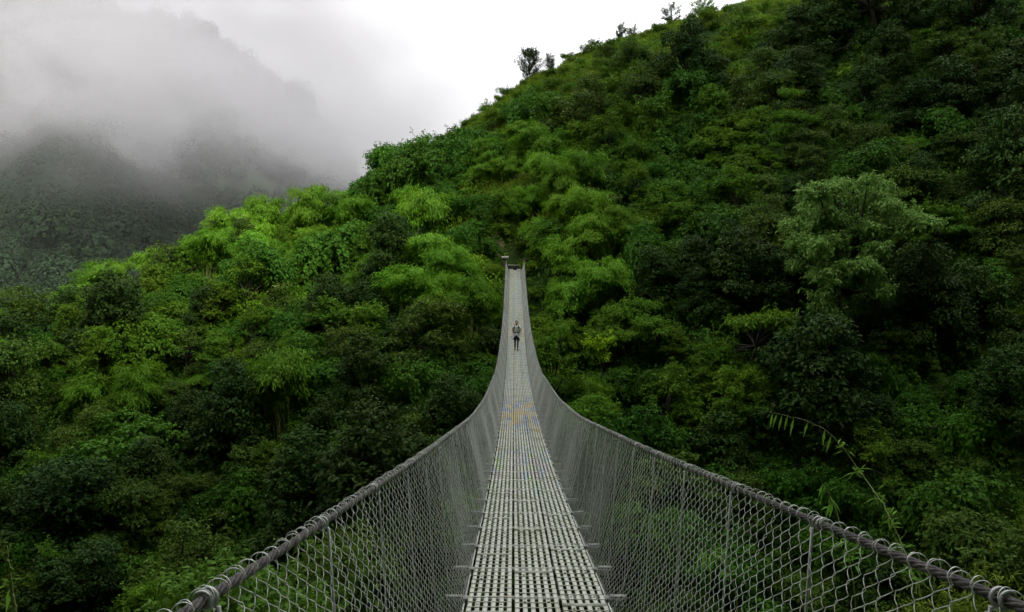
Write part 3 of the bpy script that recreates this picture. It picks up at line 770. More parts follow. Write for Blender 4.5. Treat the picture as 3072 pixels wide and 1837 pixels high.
# walkway: three rows of woven steel panels
PL, PW = 1.7, .318
def panel_geo(L=PL - .012):
    g = Geo(); ns = 6; sw = .0335; pitch = (PW - sw) / (ns - 1); nr = 14; rp = L / nr
    for s in range(ns):
        xc = -PW / 2 + sw / 2 + s * pitch; ys, zs = [], []
        for r in range(nr):
            up = .0095 if (r + s) % 2 == 0 else -.0035
            for f, q in ((.0, .1), (.22, .92), (.5, 1.0), (.78, .92)):
                ys.append(-L / 2 + (r + f) * rp); zs.append(up * q)
        ys.append(L / 2); zs.append(0)
        ys, zs = np.array(ys), np.array(zs); n = len(ys); th = .004
        V = np.stack([np.stack([np.full(n, xc - sw / 2), ys, zs], 1), np.stack([np.full(n, xc + sw / 2), ys, zs], 1),
                      np.stack([np.full(n, xc + sw / 2), ys, zs - th], 1), np.stack([np.full(n, xc - sw / 2), ys, zs - th], 1)], 1).reshape(-1, 3)
        i = np.arange(n - 1)[:, None] * 4; j = np.arange(4)[None, :]; k = (j + 1) % 4
        g.add(V, np.stack([i + j, i + 4 + j, i + 4 + k, i + k], -1).reshape(-1, 4))
    for r in range(nr):
        y = -L / 2 + (r + .02) * rp
        g.tube([(-PW / 2 + .002, y, .0045), (PW / 2 - .002, y, .003)], .0045, 5, caps=False)
    for y in (-L / 2 + .004, L / 2 - .004): g.box((0, y, .001), (PW, .016, .017))
    for y in (-L / 2 + .09, -L/2 + .16, 0.0, .07, L / 2 - .10):     # bolt heads over the cross beams
        for s in (1, 4): g.box((-PW / 2 + sw / 2 + s * pitch, y, .012), (.016, .013, .009))
    return g.V, g.Q
pv, pq = panel_geo(); pV = np.concatenate(pv); pQ = np.concatenate(pq)
pme = mesh_np('walkway_panel', pV, pQ); pme.materials.append(M['deck'])
rest = Geo(); count = 0; first_panel = None
cols = [(-.341, .0), (0.0, -.62), (.341, .18)]
spots = []
for c, (ox, oy) in enumerate(cols):
    y = Y0 + .85 + oy
    while y < Y1: spots.append((y, ox)); y += PL
spots.sort()
for (y, ox) in spots:
    a = y - PL / 2; b = min(y + PL / 2, 72.6)
    za, zb = float(dz(max(a, -2.4))), float(dz(b)); th = math.atan2(zb - za, b - a)
    px_, pz_ = float(cx(y)) + ox, (za + zb) / 2
    if y > 2.6 and count < 100:
        o = link('walkway_panel', pme, None, bridge, (px_, y, pz_)) if first_panel is None else first_panel.copy()
        if first_panel is not None: COL.objects.link(o); o.location = (px_, y, pz_)
        first_panel = first_panel or o
        o.rotation_euler = (th, 0, -.0017); count += 1
    else:
        c_, s_ = math.cos(th), math.sin(th)
        V = pV.copy(); V = np.stack([V[:, 0] + px_, V[:, 1] * c_ - V[:, 2] * s_ + y, V[:, 1] * s_ + V[:, 2] * c_ + pz_], 1)
        rest.add(V, pQ)
tag(link('walkway_panel', rest.mesh('walkway_panel_rows'), M['deck'], bridge), kind='stuff')

# cross beams
bg = Geo(); bg.box((0, 0, -.052), (1.30, .045, .05)).box((0, .0, -.024), (1.33, .10, .006)).box((-.615, 0, -.012), (.12, .06, .012)).box((.615, 0, -.012), (.12, .06, .012))
bme = bg.mesh('cross_beam'); bme.materials.append(simple_mat('beam_steel', (.13,.135,.125), (.25,.255,.24), 9, .6, .3))
SP = .85; beams = np.arange(Y0 + .45, Y1, SP)
fb = None
for y in beams:
    o = link('cross_beam', bme, None, bridge) if fb is None else fb.copy()
    if fb is not None: COL.objects.link(o)
    fb = fb or o
    o.location = (float(cx(y)), y, float(dz(y))); o.rotation_euler = (math.atan2(float(dz(y + .2) - dz(y - .2)), .4), 0, 0)

# handrail cables: twisted strands near the camera
for sgn, lab in ((-1, None), (1, None)):
    g = Geo(); ys = np.linspace(Y0, 9, 260); C = rail(ys, sgn)
    T = np.gradient(C, axis=0); T /= np.linalg.norm(T, axis=1)[:, None]
    U = np.cross(T, [0, 0, 1.0]); U /= np.linalg.norm(U, axis=1)[:, None]; Wv = np.cross(U, T)
    for k in range(6):
        ph = ys * 26 + k * math.pi / 3
        g.tube(C + .0077 * (np.cos(ph)[:, None] * U + np.sin(ph)[:, None] * Wv), .0048, 6, caps=False)
    ys = np.linspace(9, Y1 + 1.5, 110); g.tube(rail(ys, sgn), .0135, 7)
    link('handrail_cable', g.mesh('handrail_cable', True), M['rope'], bridge)
for off in (-.56, -.2, .2, .56):
    ys = np.linspace(Y0, Y1 + 1, 120)
    g = Geo().tube(np.stack([cx(ys) + off, ys, dz(ys) - .095], 1), .017, 6); link('deck_cable', g.mesh('deck_cable', True), M['rope'], bridge)
for sgn in (-1, 1):     # thin edge wire that the net is laced to
    ys = np.linspace(Y0, Y1, 120); p = net_foot(ys, sgn); g = Geo().tube(p, .006, 5); link('edge_wire', g.mesh('edge_wire', True), M['wire'], bridge)

# chain-link nets: every wire a bent tube
def batch_tubes(Pts, rad, sides, g):
    Wn, n, _ = Pts.shape
    T = np.gradient(Pts, axis=1); T /= np.linalg.norm(T, axis=2)[..., None] + 1e-9
    ref = np.array([1.0, .02, .03]); U = np.cross(T, ref); U /= np.linalg.norm(U, axis=2)[..., None] + 1e-9; Wv = np.cross(T, U)
    a = np.arange(sides) * 2 * math.pi / sides
    V = Pts[:, :, None, :] + rad * (np.cos(a)[None, None, :, None] * U[:, :, None, :] + np.sin(a)[None, None, :, None] * Wv[:, :, None, :])
    b = (np.arange(Wn) * n * sides)[:, None, None]; i = (np.arange(n - 1) * sides)[None, :, None]; j = np.arange(sides)[None, None, :]; k = (j + 1) % sides
    Q = np.stack([b + i + j, b + i + k, b + i + sides + k, b + i + sides + j], -1).reshape(-1, 4)
    g.add(V.reshape(-1, 3), Q)
WS, PER, LEAN = .041, .067, .60
def net(sgn):
    g = Geo(); rng = np.random.RandomState(5 + sgn)
    def wires(s0, s1, sub, sides, rad):
        s = np.arange(s0, s1, WS); nh = 37; loop = 11 if sub > 2 else 6 if sub > 1 else 2
        k = np.arange(nh * sub + 1) / sub                       # half periods
        tau = k * PER / 2
        tri = 2 * np.abs(((k + 0) % 2) - 1) - 1      # +1 at even k, -1 at odd
        alt = np.where(np.arange(len(s)) % 2 == 0, 1.0, -1.0)   # neighbours hook into each other, half a period apart
        tri = np.sign(tri) * np.minimum(1.0, np.abs(tri) * 1.08) if sub > 1 else tri
        amp = .0212
        jit = rng.normal(0, .0035, (len(s), 1)) + .006 * np.sin(s * 3.1)[:, None]
        S = s[:, None] + LEAN * tau[None, :] + amp * tri[None, :] * alt[:, None] + jit + rng.normal(0, .0012, (len(s), len(k)))
        top = rail(S, sgn); top[..., 2] -= .008; top[..., 0] -= sgn * .012; bot = net_foot(S, sgn)
        Ln = np.linalg.norm(top - bot, axis=2); f = np.clip(tau[None, :] / Ln, 0, 1.0)[..., None]
        Pp = top * (1 - f) + bot * f
        frac = k % 1; odd = (np.floor(k) % 2)
        bulge = np.where(odd == 0, 1, -1) * np.sin(frac * math.pi) * .0045
        Pp[..., 0] += -sgn * bulge[None, :] * alt[:, None] + rng.normal(0, .0025, (len(s), 1)) + .02 * np.sin(s * 1.7 + sgn)[:, None] * np.sin(math.pi * f[..., 0])
        # hooked over the handrail cable, neighbours joined in pairs
        ph = np.linspace(3.7, .25, loop); pair = np.where(np.arange(len(s)) % 2 == 0, 1.0, -1.0)
        rr = .019 + rng.rand(len(s)) * .009
        Sl = (s + jit[:, 0])[:, None] + amp * alt[:, None] + (pair[:, None] * WS * .5) * (1 - np.linspace(0, 1, loop))[None, :]
        C = rail(Sl, sgn)
        C[..., 0] += -sgn * np.cos(ph)[None, :] * rr[:, None] * .85; C[..., 2] += np.sin(ph)[None, :] * rr[:, None] + .002
        batch_tubes(np.concatenate([C, Pp], 1), rad, sides, g)
    wires(Y0 + .1, 9.0, 4, 5, .00122); wires(9.0, 24.0, 2, 3, .0018); wires(24.0, Y1 - 1.2, 1, 3, .0026)
    return link('side_net', g.mesh('side_net', True), M['wire'], bridge)
net(-1); net(1)

# suspenders with their wire wraps round the cable
sus = Geo(); ns = 0
for y in beams:
    for sgn in (-1, 1):
        a = rail(y, sgn); b = beam_end(y + .02, sgn); C = a
        g = Geo(); a2 = a - np.array([sgn * .024, 0, .012])
        g.tube(np.array([a2 * (1 - t) + b * t for t in (0, .5, 1)]), .0046, 6)
        ph = np.linspace(-.6, 2 * math.pi * 1.75, 34)
        w = Geo().tube(np.stack([a[0] - sgn * np.cos(ph) * .0180, a[1] - .018 + ph * .0045, a[2] + np.sin(ph) * .0180 + (ph * .0045 - .018) * float(np.gradient(rail(np.array([y - .1, y, y + .1]), sgn)[:, 2])[1]) * 10], 1), .0043, 6)
        if y > .2 and ns < 100:
            o = link('suspender', g.mesh('suspender', True), M['steel'], bridge); link('wire_wrap', w.mesh('wire_wrap', True), M['steel'], o); ns += 1
        else:
            for q in (g, w):
                for V, Q in zip(q.V, [None] * len(q.V)): pass
                off = sus.n; sus.V += q.V; sus.Q += [Q + off for Q in q.Q]; sus.n += q.n
tag(link('suspender', sus.mesh('suspender_rows', True), M['steel'], bridge), kind='stuff')

# ------------------------------------------------------------------ landing at the far end
ye = Y1
g = Geo(); zl = float(dz(ye)); xc = float(cx(ye))
post = thing('bridge_post', 'square concrete post with pale cap at the far left corner of the bridge', 'post', (xc - .95, ye + 1.2, zl - .6))
link('shaft', Geo().box((0, 0, .65), (.42, .5, 1.9)).mesh('post_shaft'), M['stone'], post)
link('cap', Geo().box((0, 0, 1.72), (.66, .7, .24)).mesh('post_cap'), M['concrete'], post)
post2 = thing('bridge_post', 'concrete post half hidden by leaves at the far right corner of the bridge', 'post', (xc + 1.0, ye + 1.2, zl - .6))
link('shaft', Geo().box((0, 0, .6), (.42, .5, 1.6)).mesh('post_shaft_right'), M['stone'], post2)
link('cap', Geo().box((0, 0, 1.47), (.6, .66, .16)).mesh('post_cap_right'), M['stone'], post2)
wall = thing('retaining_wall', 'low dark stone wall with a pale coping closing the far bridge end', 'wall', (xc, ye + 2.6, zl - .5))
g = Geo(); rw = np.random.RandomState(3)
for r_ in range(3):
    xx = -1.15
    while xx < 1.25:
        w = rw.uniform(.3, .55); g.box((xx + w / 2, rw.normal(0, .025), .14 + r_ * .28), (w - .02, .5, .262)); xx += w
link('stones', g.mesh('wall_stones'), M['stone'], wall)
link('coping', Geo().box((.1, -.02, .90), (2.5, .56, .07)).mesh('wall_coping'), M['concrete'], wall)
pth = Geo(); pr = np.random.RandomState(9); pc = np.array([(.2, 74.6), (-.4, 76.2), (-1.6, 77.2), (-3.0, 77.2), (-4.6, 76.8), (-6.2, 77.6), (-7.6, 79.2)])
tt = np.linspace(0, 1, 60); px_ = np.interp(tt, np.linspace(0, 1, 7), pc[:, 0]); py_ = np.interp(tt, np.linspace(0, 1, 7), pc[:, 1])
for _ in range(6): px_[1:-1] = (px_[:-2] + 2 * px_[1:-1] + px_[2:]) / 4; py_[1:-1] = (py_[:-2] + 2 * py_[1:-1] + py_[2:]) / 4
tx, ty = np.gradient(px_), np.gradient(py_); ln = np.hypot(tx, ty); nx, ny = -ty / ln, tx / ln; ws = np.linspace(-1, 1, 7)
PX = px_[:, None] + nx[:, None] * ws * .62 * (1 + .25 * np.sin(tt * 23))[:, None]; PY = py_[:, None] + ny[:, None] * ws * .62; PZ = ground(PX, PY) + .14 - .10 * np.abs(ws) + .03 * np.sin(PX * 5 + PY * 7)
i = np.arange(59)[:, None] * 7 + np.arange(6)[None, :]; pth.add(np.stack([PX, PY, PZ], -1).reshape(-1, 3), np.stack([i, i + 1, i + 8, i + 7], -1).reshape(-1, 4))
tag(link('path', pth.mesh('path', True), M['slip']), kind='structure')
step = thing('stone_step', 'flat stone step between the walkway end and the dark wall', 'step', (xc, ye + 1.15, zl - .35))
link('slab', Geo().box((0, 0, .1), (1.5, 2.0, .4)).mesh('step_slab'), M['stone'], step)
def lumpy(name, mat, c, r, seed, label, cat):
    import bmesh
    bm = bmesh.new(); bmesh.ops.create_icosphere(bm, subdivisions=4, radius=1)
    for v in bm.verts:
        d = noise.noise(v.co * 1.4 + Vector((seed, 0, 0))) * .32 + noise.noise(v.co * 3.6 + Vector((0, seed, 0))) * .14 + noise.noise(v.co * 8 + Vector((0, 0, seed))) * .05
        v.co *= 1 + d; v.co = Vector((v.co.x * r[0], v.co.y * r[1], v.co.z * r[2]))
    me = bpy.data.meshes.new(name); bm.to_mesh(me); bm.free(); me.polygons.foreach_set('use_smooth', [True] * len(me.polygons))
    return tag(link(name, me, M[mat], loc=c), label, cat)
def at(u, v, y):
    return ((u - 1536) / 2300 * y, y, -math.tan(math.atan((v - 918.5) / 2300) + PITCH) * y)
def on_ground(u, v0, y): x = (u - 1536) / 2300 * y; return (x, y, float(ground(x, y)))
lumpy('earth_slip', 'slip', on_ground(1388, 0, 76.5), (1.6, 1.5, .55), 7.7, 'brown bare earth slip among bushes left above the far bridge end', 'earth bank')
lumpy('boulder', 'rock', on_ground(1562, 0, 84.5), (1.0, .8, .8), 11.1, 'grey boulder in the bushes above the far bridge end', 'boulder')
# ------------------------------------------------------------------ the hiker
def skin(name, nodes, edges, root, mat, parent, sub=2, loc=None):
    """grow one continuous surface over a skeleton of joints"""
    names = list(nodes); me = bpy.data.meshes.new(name)
    me.from_pydata([nodes[n][0] for n in names], [(names.index(a), names.index(b)) for a, b in edges], [])
    o = bpy.data.objects.new(name + '_tmp', me); COL.objects.link(o)
    md = o.modifiers.new('skin', 'SKIN'); md.use_smooth_shade = True
    for v, n in zip(me.skin_vertices[0].data, names):
        r = nodes[n][1]; v.radius = (r, r) if not isinstance(r, tuple) else r
        v.use_root = (n == root)
    sm = o.modifiers.new('sub', 'SUBSURF'); sm.levels = sub; sm.render_levels = sub
    bpy.context.view_layer.update()
    ev = o.evaluated_get(bpy.context.evaluated_depsgraph_get())
    new = bpy.data.meshes.new_from_object(ev); new.name = name
    bpy.data.objects.remove(o); new.materials.clear()
    return link(name, new, mat, parent, loc)
M['skin'] = simple_mat('skin', (.62, .32, .22), (.68, .37, .26), 9, .55)
M['hair'] = simple_mat('dark_brown_hair', (.022, .012, .008), (.05, .028, .018), 30, .5)
M['shirt'] = simple_mat('pale_grey_tshirt', (.82, .83, .82), (.88, .89, .88), 6, .9)
M['trousers'] = simple_mat('black_leggings', (.012, .012, .014), (.022, .022, .024), 8, .8)
M['jacket'] = simple_mat('light_grey_jacket', (.60, .58, .60), (.70, .68, .71), 7, .85)
M['shoe'] = simple_mat('dark_hiking_shoe', (.02, .02, .02), (.05, .05, .045), 12, .8)
M['sole'] = simple_mat('yellow_shoe_trim', (.45, .38, .05), (.55, .48, .10), 12, .8)
M['pack'] = simple_mat('black_backpack_cloth', (.014, .015, .017), (.03, .03, .034), 14, .85)
HS = .93
M['eye'] = simple_mat('dark_eye', (.02, .015, .012), (.04, .03, .02), 10, .3)
hy = 41.2; hx = float(cx(hy)) + .0; hz = float(dz(hy)) + .012
hiker = thing('person', 'hiker in pale shirt and black leggings walking the bridge, jacket tied round the waist', 'person', (hx, hy, hz))
B = {'pelvis': ((0, 0, .95), (.145, .10)), 'belly': ((0, -.01, 1.10), (.125, .09)), 'chest': ((0, -.02, 1.28), (.145, .10)), 'collar': ((0, 0, 1.41), (.075, .06)), 'neck': ((0, -.015, 1.47), .052),
     'jaw': ((0, -.045, 1.545), (.058, .07)), 'skull': ((0, -.02, 1.63), (.075, .09)), 'crown': ((0, -.01, 1.685), (.055, .07))}
E = [('pelvis', 'belly'), ('belly', 'chest'), ('chest', 'collar'), ('collar', 'neck'), ('neck', 'jaw'), ('jaw', 'skull'), ('skull', 'crown')]
arm = {-1: dict(sh=(-.17, .0, 1.385), el=(-.255, .03, 1.13), wr=(-.285, -.12, .92), ha=(-.285, -.155, .85)),
       1: dict(sh=(.17, .0, 1.385), el=(.265, .05, 1.13), wr=(.315, -.06, .90), ha=(.32, -.085, .83))}
leg = {-1: dict(hip=(-.085, 0, .90), kn=(-.085, -.06, .50), an=(-.075, .10, .115), to=(-.085, .0, .045)),
       1: dict(hip=(.085, 0, .90), kn=(.075, -.11, .50), an=(.07, -.15, .09), to=(.085, -.31, .04))}
for s in (-1, 1):
    q = 'l' if s > 0 else 'r'; a = arm[s]; l = leg[s]
    B[q + 'sh'] = (a['sh'], .055); B[q + 'el'] = (a['el'], .040); B[q + 'wr'] = (a['wr'], .027); B[q + 'ha'] = (a['ha'], (.036, .020))
    E += [('collar', q + 'sh'), (q + 'sh', q + 'el'), (q + 'el', q + 'wr'), (q + 'wr', q + 'ha')]
    hx_, hy_, hz_ = a['ha']
    for i, (dy, ln) in enumerate(((-.026, .068), (-.009, .078), (.009, .072), (.025, .056))):      # four curled fingers
        B[f'{q}f{i}a'] = ((hx_ - s * .004, hy_ + dy, hz_ - .035), .009); B[f'{q}f{i}b'] = ((hx_ - s * .012, hy_ + dy * 1.1 - .006, hz_ - .035 - ln * .55), .0085)
        B[f'{q}f{i}c'] = ((hx_ - s * .030, hy_ + dy * 1.1 - .01, hz_ - .035 - ln), .0075)
        E += [(q + 'ha', f'{q}f{i}a'), (f'{q}f{i}a', f'{q}f{i}b'), (f'{q}f{i}b', f'{q}f{i}c')]
    B[q + 't0'] = ((hx_ - s * .012, hy_ - .042, hz_ + .012), .011); B[q + 't1'] = ((hx_ - s * .024, hy_ - .058, hz_ - .03), .0085); E += [(q + 'ha', q + 't0'), (q + 't0', q + 't1')]
    B[q + 'hip'] = (l['hip'], .078); B[q + 'kn'] = (l['kn'], .052); B[q + 'ca'] = (tuple(np.array(l['kn']) * .62 + np.array(l['an']) * .38 + [0, .015, 0]), .050); B[q + 'an'] = (l['an'], .030); B[q + 'to'] = (l['to'], (.024, .016))
    E += [('pelvis', q + 'hip'), (q + 'hip', q + 'kn'), (q + 'kn', q + 'ca'), (q + 'ca', q + 'an'), (q + 'an', q + 'to')]
hiker.scale = (HS,) * 3
body = skin('body', B, E, 'pelvis', M['skin'], hiker)
fg = Geo()
for s in (-1, 1): fg.box((s * .03, -.103, 1.622), (.022, .012, .012))
link('eyes', fg.mesh('eyes'), M['eye'], hiker)
skin('nose', {'a': ((0, -.10, 1.625), .010), 'b': ((0, -.122, 1.59), .015)}, [('a', 'b')], 'a', M['skin'], hiker, 1)
skin('mouth', {'a': ((-.022, -.108, 1.555), .007), 'm': ((0, -.113, 1.554), .008), 'b': ((.022, -.108, 1.555), .007)}, [('a', 'm'), ('m', 'b')], 'm', simple_mat('lips', (.36, .13, .10), (.42, .16, .13), 9, .5), hiker, 1)
skin('ears', {'a': ((-.088, -.01, 1.60), .016), 'm': ((0, .0, 1.61), .02), 'b': ((.088, -.01, 1.60), .016)}, [('a', 'm'), ('m', 'b')], 'm', M['skin'], hiker, 1)
skin('hair', {'a': ((0, -.055, 1.70), (.072, .045)), 'b': ((0, .02, 1.705), (.082, .06)), 'c': ((.01, .075, 1.62), (.078, .05)), 'd': ((.045, .07, 1.53), (.05, .04)), 'e': ((.075, .0, 1.50), (.022, .03)),
              'f': ((.086, -.02, 1.61), (.016, .035)), 'g': ((-.086, .0, 1.63), (.014, .035))}, [('a', 'b'), ('b', 'c'), ('c', 'd'), ('d', 'e'), ('b', 'f'), ('b', 'g')], 'b', M['hair'], hiker)
T = {'hem': ((0, 0, .97), (.165, .125)), 'mid': ((0, -.01, 1.12), (.150, .115)), 'chest': ((0, -.02, 1.29), (.160, .120)), 'col': ((0, -.005, 1.405), (.085, .075))}
TE = [('hem', 'mid'), ('mid', 'chest'), ('chest', 'col')]
for s in (-1, 1):
    a = arm[s]; q = str(s); e = np.array(a['sh']) * .25 + np.array(a['el']) * .75
    T[q + 's'] = (a['sh'], .070); T[q + 'e'] = (tuple(e), .058); TE += [('col', q + 's'), (q + 's', q + 'e')]
skin('shirt', T, TE, 'hem', M['shirt'], hiker)
L = {'w': ((0, 0, .99), (.155, .115)), 'p': ((0, 0, .90), (.150, .115))}; LE = [('w', 'p')]
for s in (-1, 1):
    l = leg[s]; q = str(s); L[q + 'h'] = (tuple(np.array(l['hip']) - [0, 0, .06]), .090); L[q + 'k'] = (l['kn'], .062); L[q + 'c'] = (tuple(np.array(l['kn']) * .6 + np.array(l['an']) * .4 + [0, .015, 0]), .058); L[q + 'a'] = (tuple(np.array(l['an']) + [0, 0, .01]), .046)
    LE += [('p', q + 'h'), (q + 'h', q + 'k'), (q + 'k', q + 'c'), (q + 'c', q + 'a')]
skin('leggings', L, LE, 'p', M['trousers'], hiker)
for s in (-1, 1):
    l = leg[s]; an, to = np.array(l['an']), np.array(l['to'])
    heel = an + [0, .05, -.045]; sh = skin('shoe', {'an': (tuple(an), .054), 'he': (tuple(heel), .046), 'mid': (tuple((an + to) / 2 + [0, 0, .0]), (.058, .056)), 'to': (tuple(to + [0, -.02, 0]), (.054, .046))}, [('an', 'he'), ('an', 'mid'), ('mid', 'to')], 'an', M['shoe'], hiker)
    a_ = math.atan2((heel - to)[2], (heel - to)[1]); c_, s_ = math.cos(a_), math.sin(a_)
    link('sole', Geo().box((heel + to) / 2 + [0, -.01, -.036], (.088, .30, .022), [[1, 0, 0], [0, c_, -s_], [0, s_, c_]]).mesh('sole'), M['sole'], sh)
# jacket knotted round the waist: two hanging front flaps and a skirt behind
J = Geo()
def sheet(f, nu, nv, th=.012):
    U, Vv = np.meshgrid(np.linspace(0, 1, nu), np.linspace(0, 1, nv)); Pp = f(U, Vv).reshape(-1, 3)
    i = np.arange(nv - 1)[:, None] * nu + np.arange(nu - 1)[None, :]; Q = np.stack([i, i + 1, i + nu + 1, i + nu], -1).reshape(-1, 4)
    J.add(Pp, Q); P2 = Pp * np.array([1 - th / .18, 1 - th / .14, 1]); J.add(P2, Q[:, ::-1])
def skirt(a0, a1, len0, len1, flare):
    def f(U, Vv):
        a = a0 + (a1 - a0) * U; ln = len0 + (len1 - len0) * U
        r = 1 + flare * Vv + .05 * np.sin(a * 9) * Vv
        return np.stack([np.sin(a) * .188 * r, -np.cos(a) * .150 * r, 1.01 - ln * Vv + .015 * np.sin(a * 7)], -1)
    sheet(f, 22, 9)
skirt(.12, 1.9, .16, .46, .16); skirt(-1.9, -.25, .46, .14, .16); skirt(1.9, 4.38, .44, .44, .10)
J.tube(np.stack([np.sin(np.linspace(-3.1, 3.1, 30)) * .186, -np.cos(np.linspace(-3.1, 3.1, 30)) * .148, 1.0 + 0 * np.linspace(0, 1, 30)], 1), .026, 7)
J.tube([(0, -.155, 1.0), (-.01, -.18, .93), (-.035, -.185, .84)], [.028, .03, .018], 7); J.tube([(.0, -.155, 1.0), (.03, -.18, .94), (.05, -.18, .86)], [.028, .03, .018], 7)
link('tied_jacket', J.mesh('tied_jacket', True), M['jacket'], hiker)
# backpack, worn: its own thing
pack = thing('backpack', 'black backpack worn by the hiker with straps over both shoulders', 'backpack', (hx, hy, hz))
pack.scale = (HS,) * 3
skin('bag', {'a': ((0, .20, 1.05), (.15, .09)), 'b': ((0, .22, 1.22), (.165, .105)), 'c': ((0, .21, 1.40), (.15, .09)), 'd': ((0, .19, 1.50), (.11, .06))}, [('a', 'b'), ('b', 'c'), ('c', 'd')], 'b', M['pack'], pack)
for s in (-1, 1):
    t = np.linspace(0, 1, 16); pts = np.array([(.10, .12, 1.44), (.115, .03, 1.475), (.118, -.10, 1.43), (.135, -.160, 1.30), (.150, -.140, 1.15), (.165, -.06, 1.08), (.16, .10, 1.06)])
    tt = np.linspace(0, 1, len(pts)); path = np.stack([np.interp(t, tt, pts[:, k]) for k in range(3)], 1); path[:, 0] *= s
    link('shoulder_strap', Geo().tube(path, .025, 8).mesh('shoulder_strap', True), M['pack'], pack)
a = np.linspace(-2.4, 2.4, 26); link('hip_belt', Geo().tube(np.stack([np.sin(a) * .198, -np.cos(a) * .158, 1.045 + 0 * a], 1), .020, 8).mesh('hip_belt', True), M['pack'], pack)

# ------------------------------------------------------------------ plants on this bank, close to the camera
M['nearleaf'] = leaf_mat('near_leaf', (.045,.105,.012), (.095,.190,.022), (.120,.170,.012), .35)
M['thicket'] = leaf_mat('thicket_leaf', (.050,.095,.008), (.105,.160,.012), (.120,.135,.010), .3)
M['bambooleaf'] = leaf_mat('bamboo_sprig_leaf', (.085,.220,.030), (.140,.320,.045), (.180,.290,.030), .4)
def spray(name, label, pts, rad, tufts, hang, seed):
    """a bamboo stem arching up from the bank; pts = (u, v, distance) along it from tip to foot"""
    rng = np.random.RandomState(seed); P = np.array([at(*p) for p in pts])
    foot = P[-1] + np.array([.12, -.1, 0]); foot[2] = float(ground(foot[0], foot[1])) - .1
    base = foot.copy(); P = np.vstack([P, (P[-1] + foot) / 2 + [.06, 0, .2], foot]) - base
    t0 = np.linspace(0, 1, len(P)); t = np.linspace(0, 1, 60); path = np.stack([np.interp(t, t0, P[:, k]) for k in range(3)], 1)
    for _ in range(3): path[1:-1] = (path[:-2] + 2 * path[1:-1] + path[2:]) / 4
    path[1::6] += rng.normal(0, .006, path[1::6].shape)
    root = thing(name, label, 'bamboo', base)
    link('stem', Geo().tube(path, np.linspace(rad * .35, rad * 1.5, 60), 6).mesh('sprig_stem', True), M['culm'], root)
    lv = []
    for f in hang:
        p = np.array([[np.interp(f, t, path[:, k]) for k in range(3)]]); lv.append(leaves(p, np.array([[-.25 + rng.normal(0, .08), .0, -1.0]]), np.array([[.3, -1.0, .1]]) + rng.normal(0, .2, (1, 3)), np.array([rng.uniform(.10, .155)]), np.array([.022]), rng, .1))
    for f, n in tufts:
        p = np.array([np.interp(f, t, path[:, k]) for k in range(3)]); PP = p + rng.normal(0, .02, (n, 3)); D = unit(n, rng) + np.array([-.2, -.1, .1])
        lv.append(leaves(PP, D, unit(n, rng) + np.array([0, -.6, .5]), rng.uniform(.04, .11, n), rng.uniform(.010, .018, n), rng, .15))
    link('leaves', leaf_mesh('sprig_leaves', lv, rng), M['bambooleaf'], root)
k = 1.2377
spray('bamboo_plant', 'thin arching bamboo stem with hanging narrow leaves beyond the right handrail', [(1862*k, 998*k, 6.2), (1905*k, 1006*k, 6.1), (1950*k, 1016*k, 6.0), (2000*k, 1036*k, 5.9), (2045*k, 1075*k, 5.8), (2090*k, 1140*k, 5.7), (2140*k, 1205*k, 5.5), (2175*k, 1265*k, 5.3), (2205*k, 1335*k, 5.2), (2235*k, 1400*k, 5.0), (2260*k, 1470*k, 4.9)],
      .0042, [(.34, 8), (.42, 16), (.50, 16), (.57, 14), (.66, 22), (.72, 12), (.76, 14)], [.03, .05, .075, .10, .13, .19, .26, .29], 41)
spray('bamboo_plant', 'shorter slanting bamboo stem tipped just above the right handrail', [(1985*k, 1140*k, 5.2), (2010*k, 1185*k, 5.15), (2032*k, 1225*k, 5.1), (2052*k, 1285*k, 5.0), (2070*k, 1350*k, 4.9), (2085*k, 1420*k, 4.8)],
      .004, [(.28, 4), (.5, 8), (.6, 10)], [.10, .115, .13, .24, .26], 42)
spray('bamboo_plant', 'low bamboo sprig seen through the mesh of the right net', [(1700*k, 1330*k, 4.6), (1725*k, 1335*k, 4.6), (1755*k, 1350*k, 4.55), (1775*k, 1385*k, 4.5), (1795*k, 1440*k, 4.5)],
      .004, [(.3, 10), (.5, 12)], [.06, .10, .14, .2, .25], 43)
spray('bamboo_plant', 'upright green bamboo shoot at the lower left corner of the photo', [(-2, 1640, 3.6), (4, 1700, 3.6), (10, 1770, 3.6), (18, 1850, 3.6)], .010, [(.3, 4)], [.35], 44)
def near_bush(name, label, blobs, L, W, dens, mat, seed, cat='shrub', flat=.8):
    rng = np.random.RandomState(seed); c = np.mean([at(*b[:3]) for b in blobs], 0); base = np.array([c[0], c[1], float(ground(c[0], c[1]))])
    bl = [(tuple(np.array(at(*b[:3])) - base), b[3]) for b in blobs]
    root = thing(name, label, cat, base)
    link('foliage', leaf_mesh('near_foliage', blob_leaves(bl, dens, L, W, rng, flat, inner=.3), rng), M[mat], root)
    h = min(b[0][2] for b in bl) * .55
    link('stems', limbs(max(.4, h), [b[0] for b in bl], .035, rng).mesh('near_stems', True), M['bark'], root)
near_bush('leafy_bush', 'leafy yellow-green bush behind the left handrail at the lower left', [(560, 1790, 4.6, .26), (660, 1800, 4.4, .28), (780, 1850, 4.3, .32), (620, 1900, 4.2, .4), (880, 1880, 4.6, .33), (700, 1745, 4.7, .18)], .055, .026, 420, 'nearleaf', 51)
near_bush('leafy_bush', 'small leafy bush showing through the left net', [(1010, 1680, 6.5, .4), (1060, 1740, 6.3, .45), (960, 1760, 6.3, .45)], .06, .028, 300, 'nearleaf', 52)
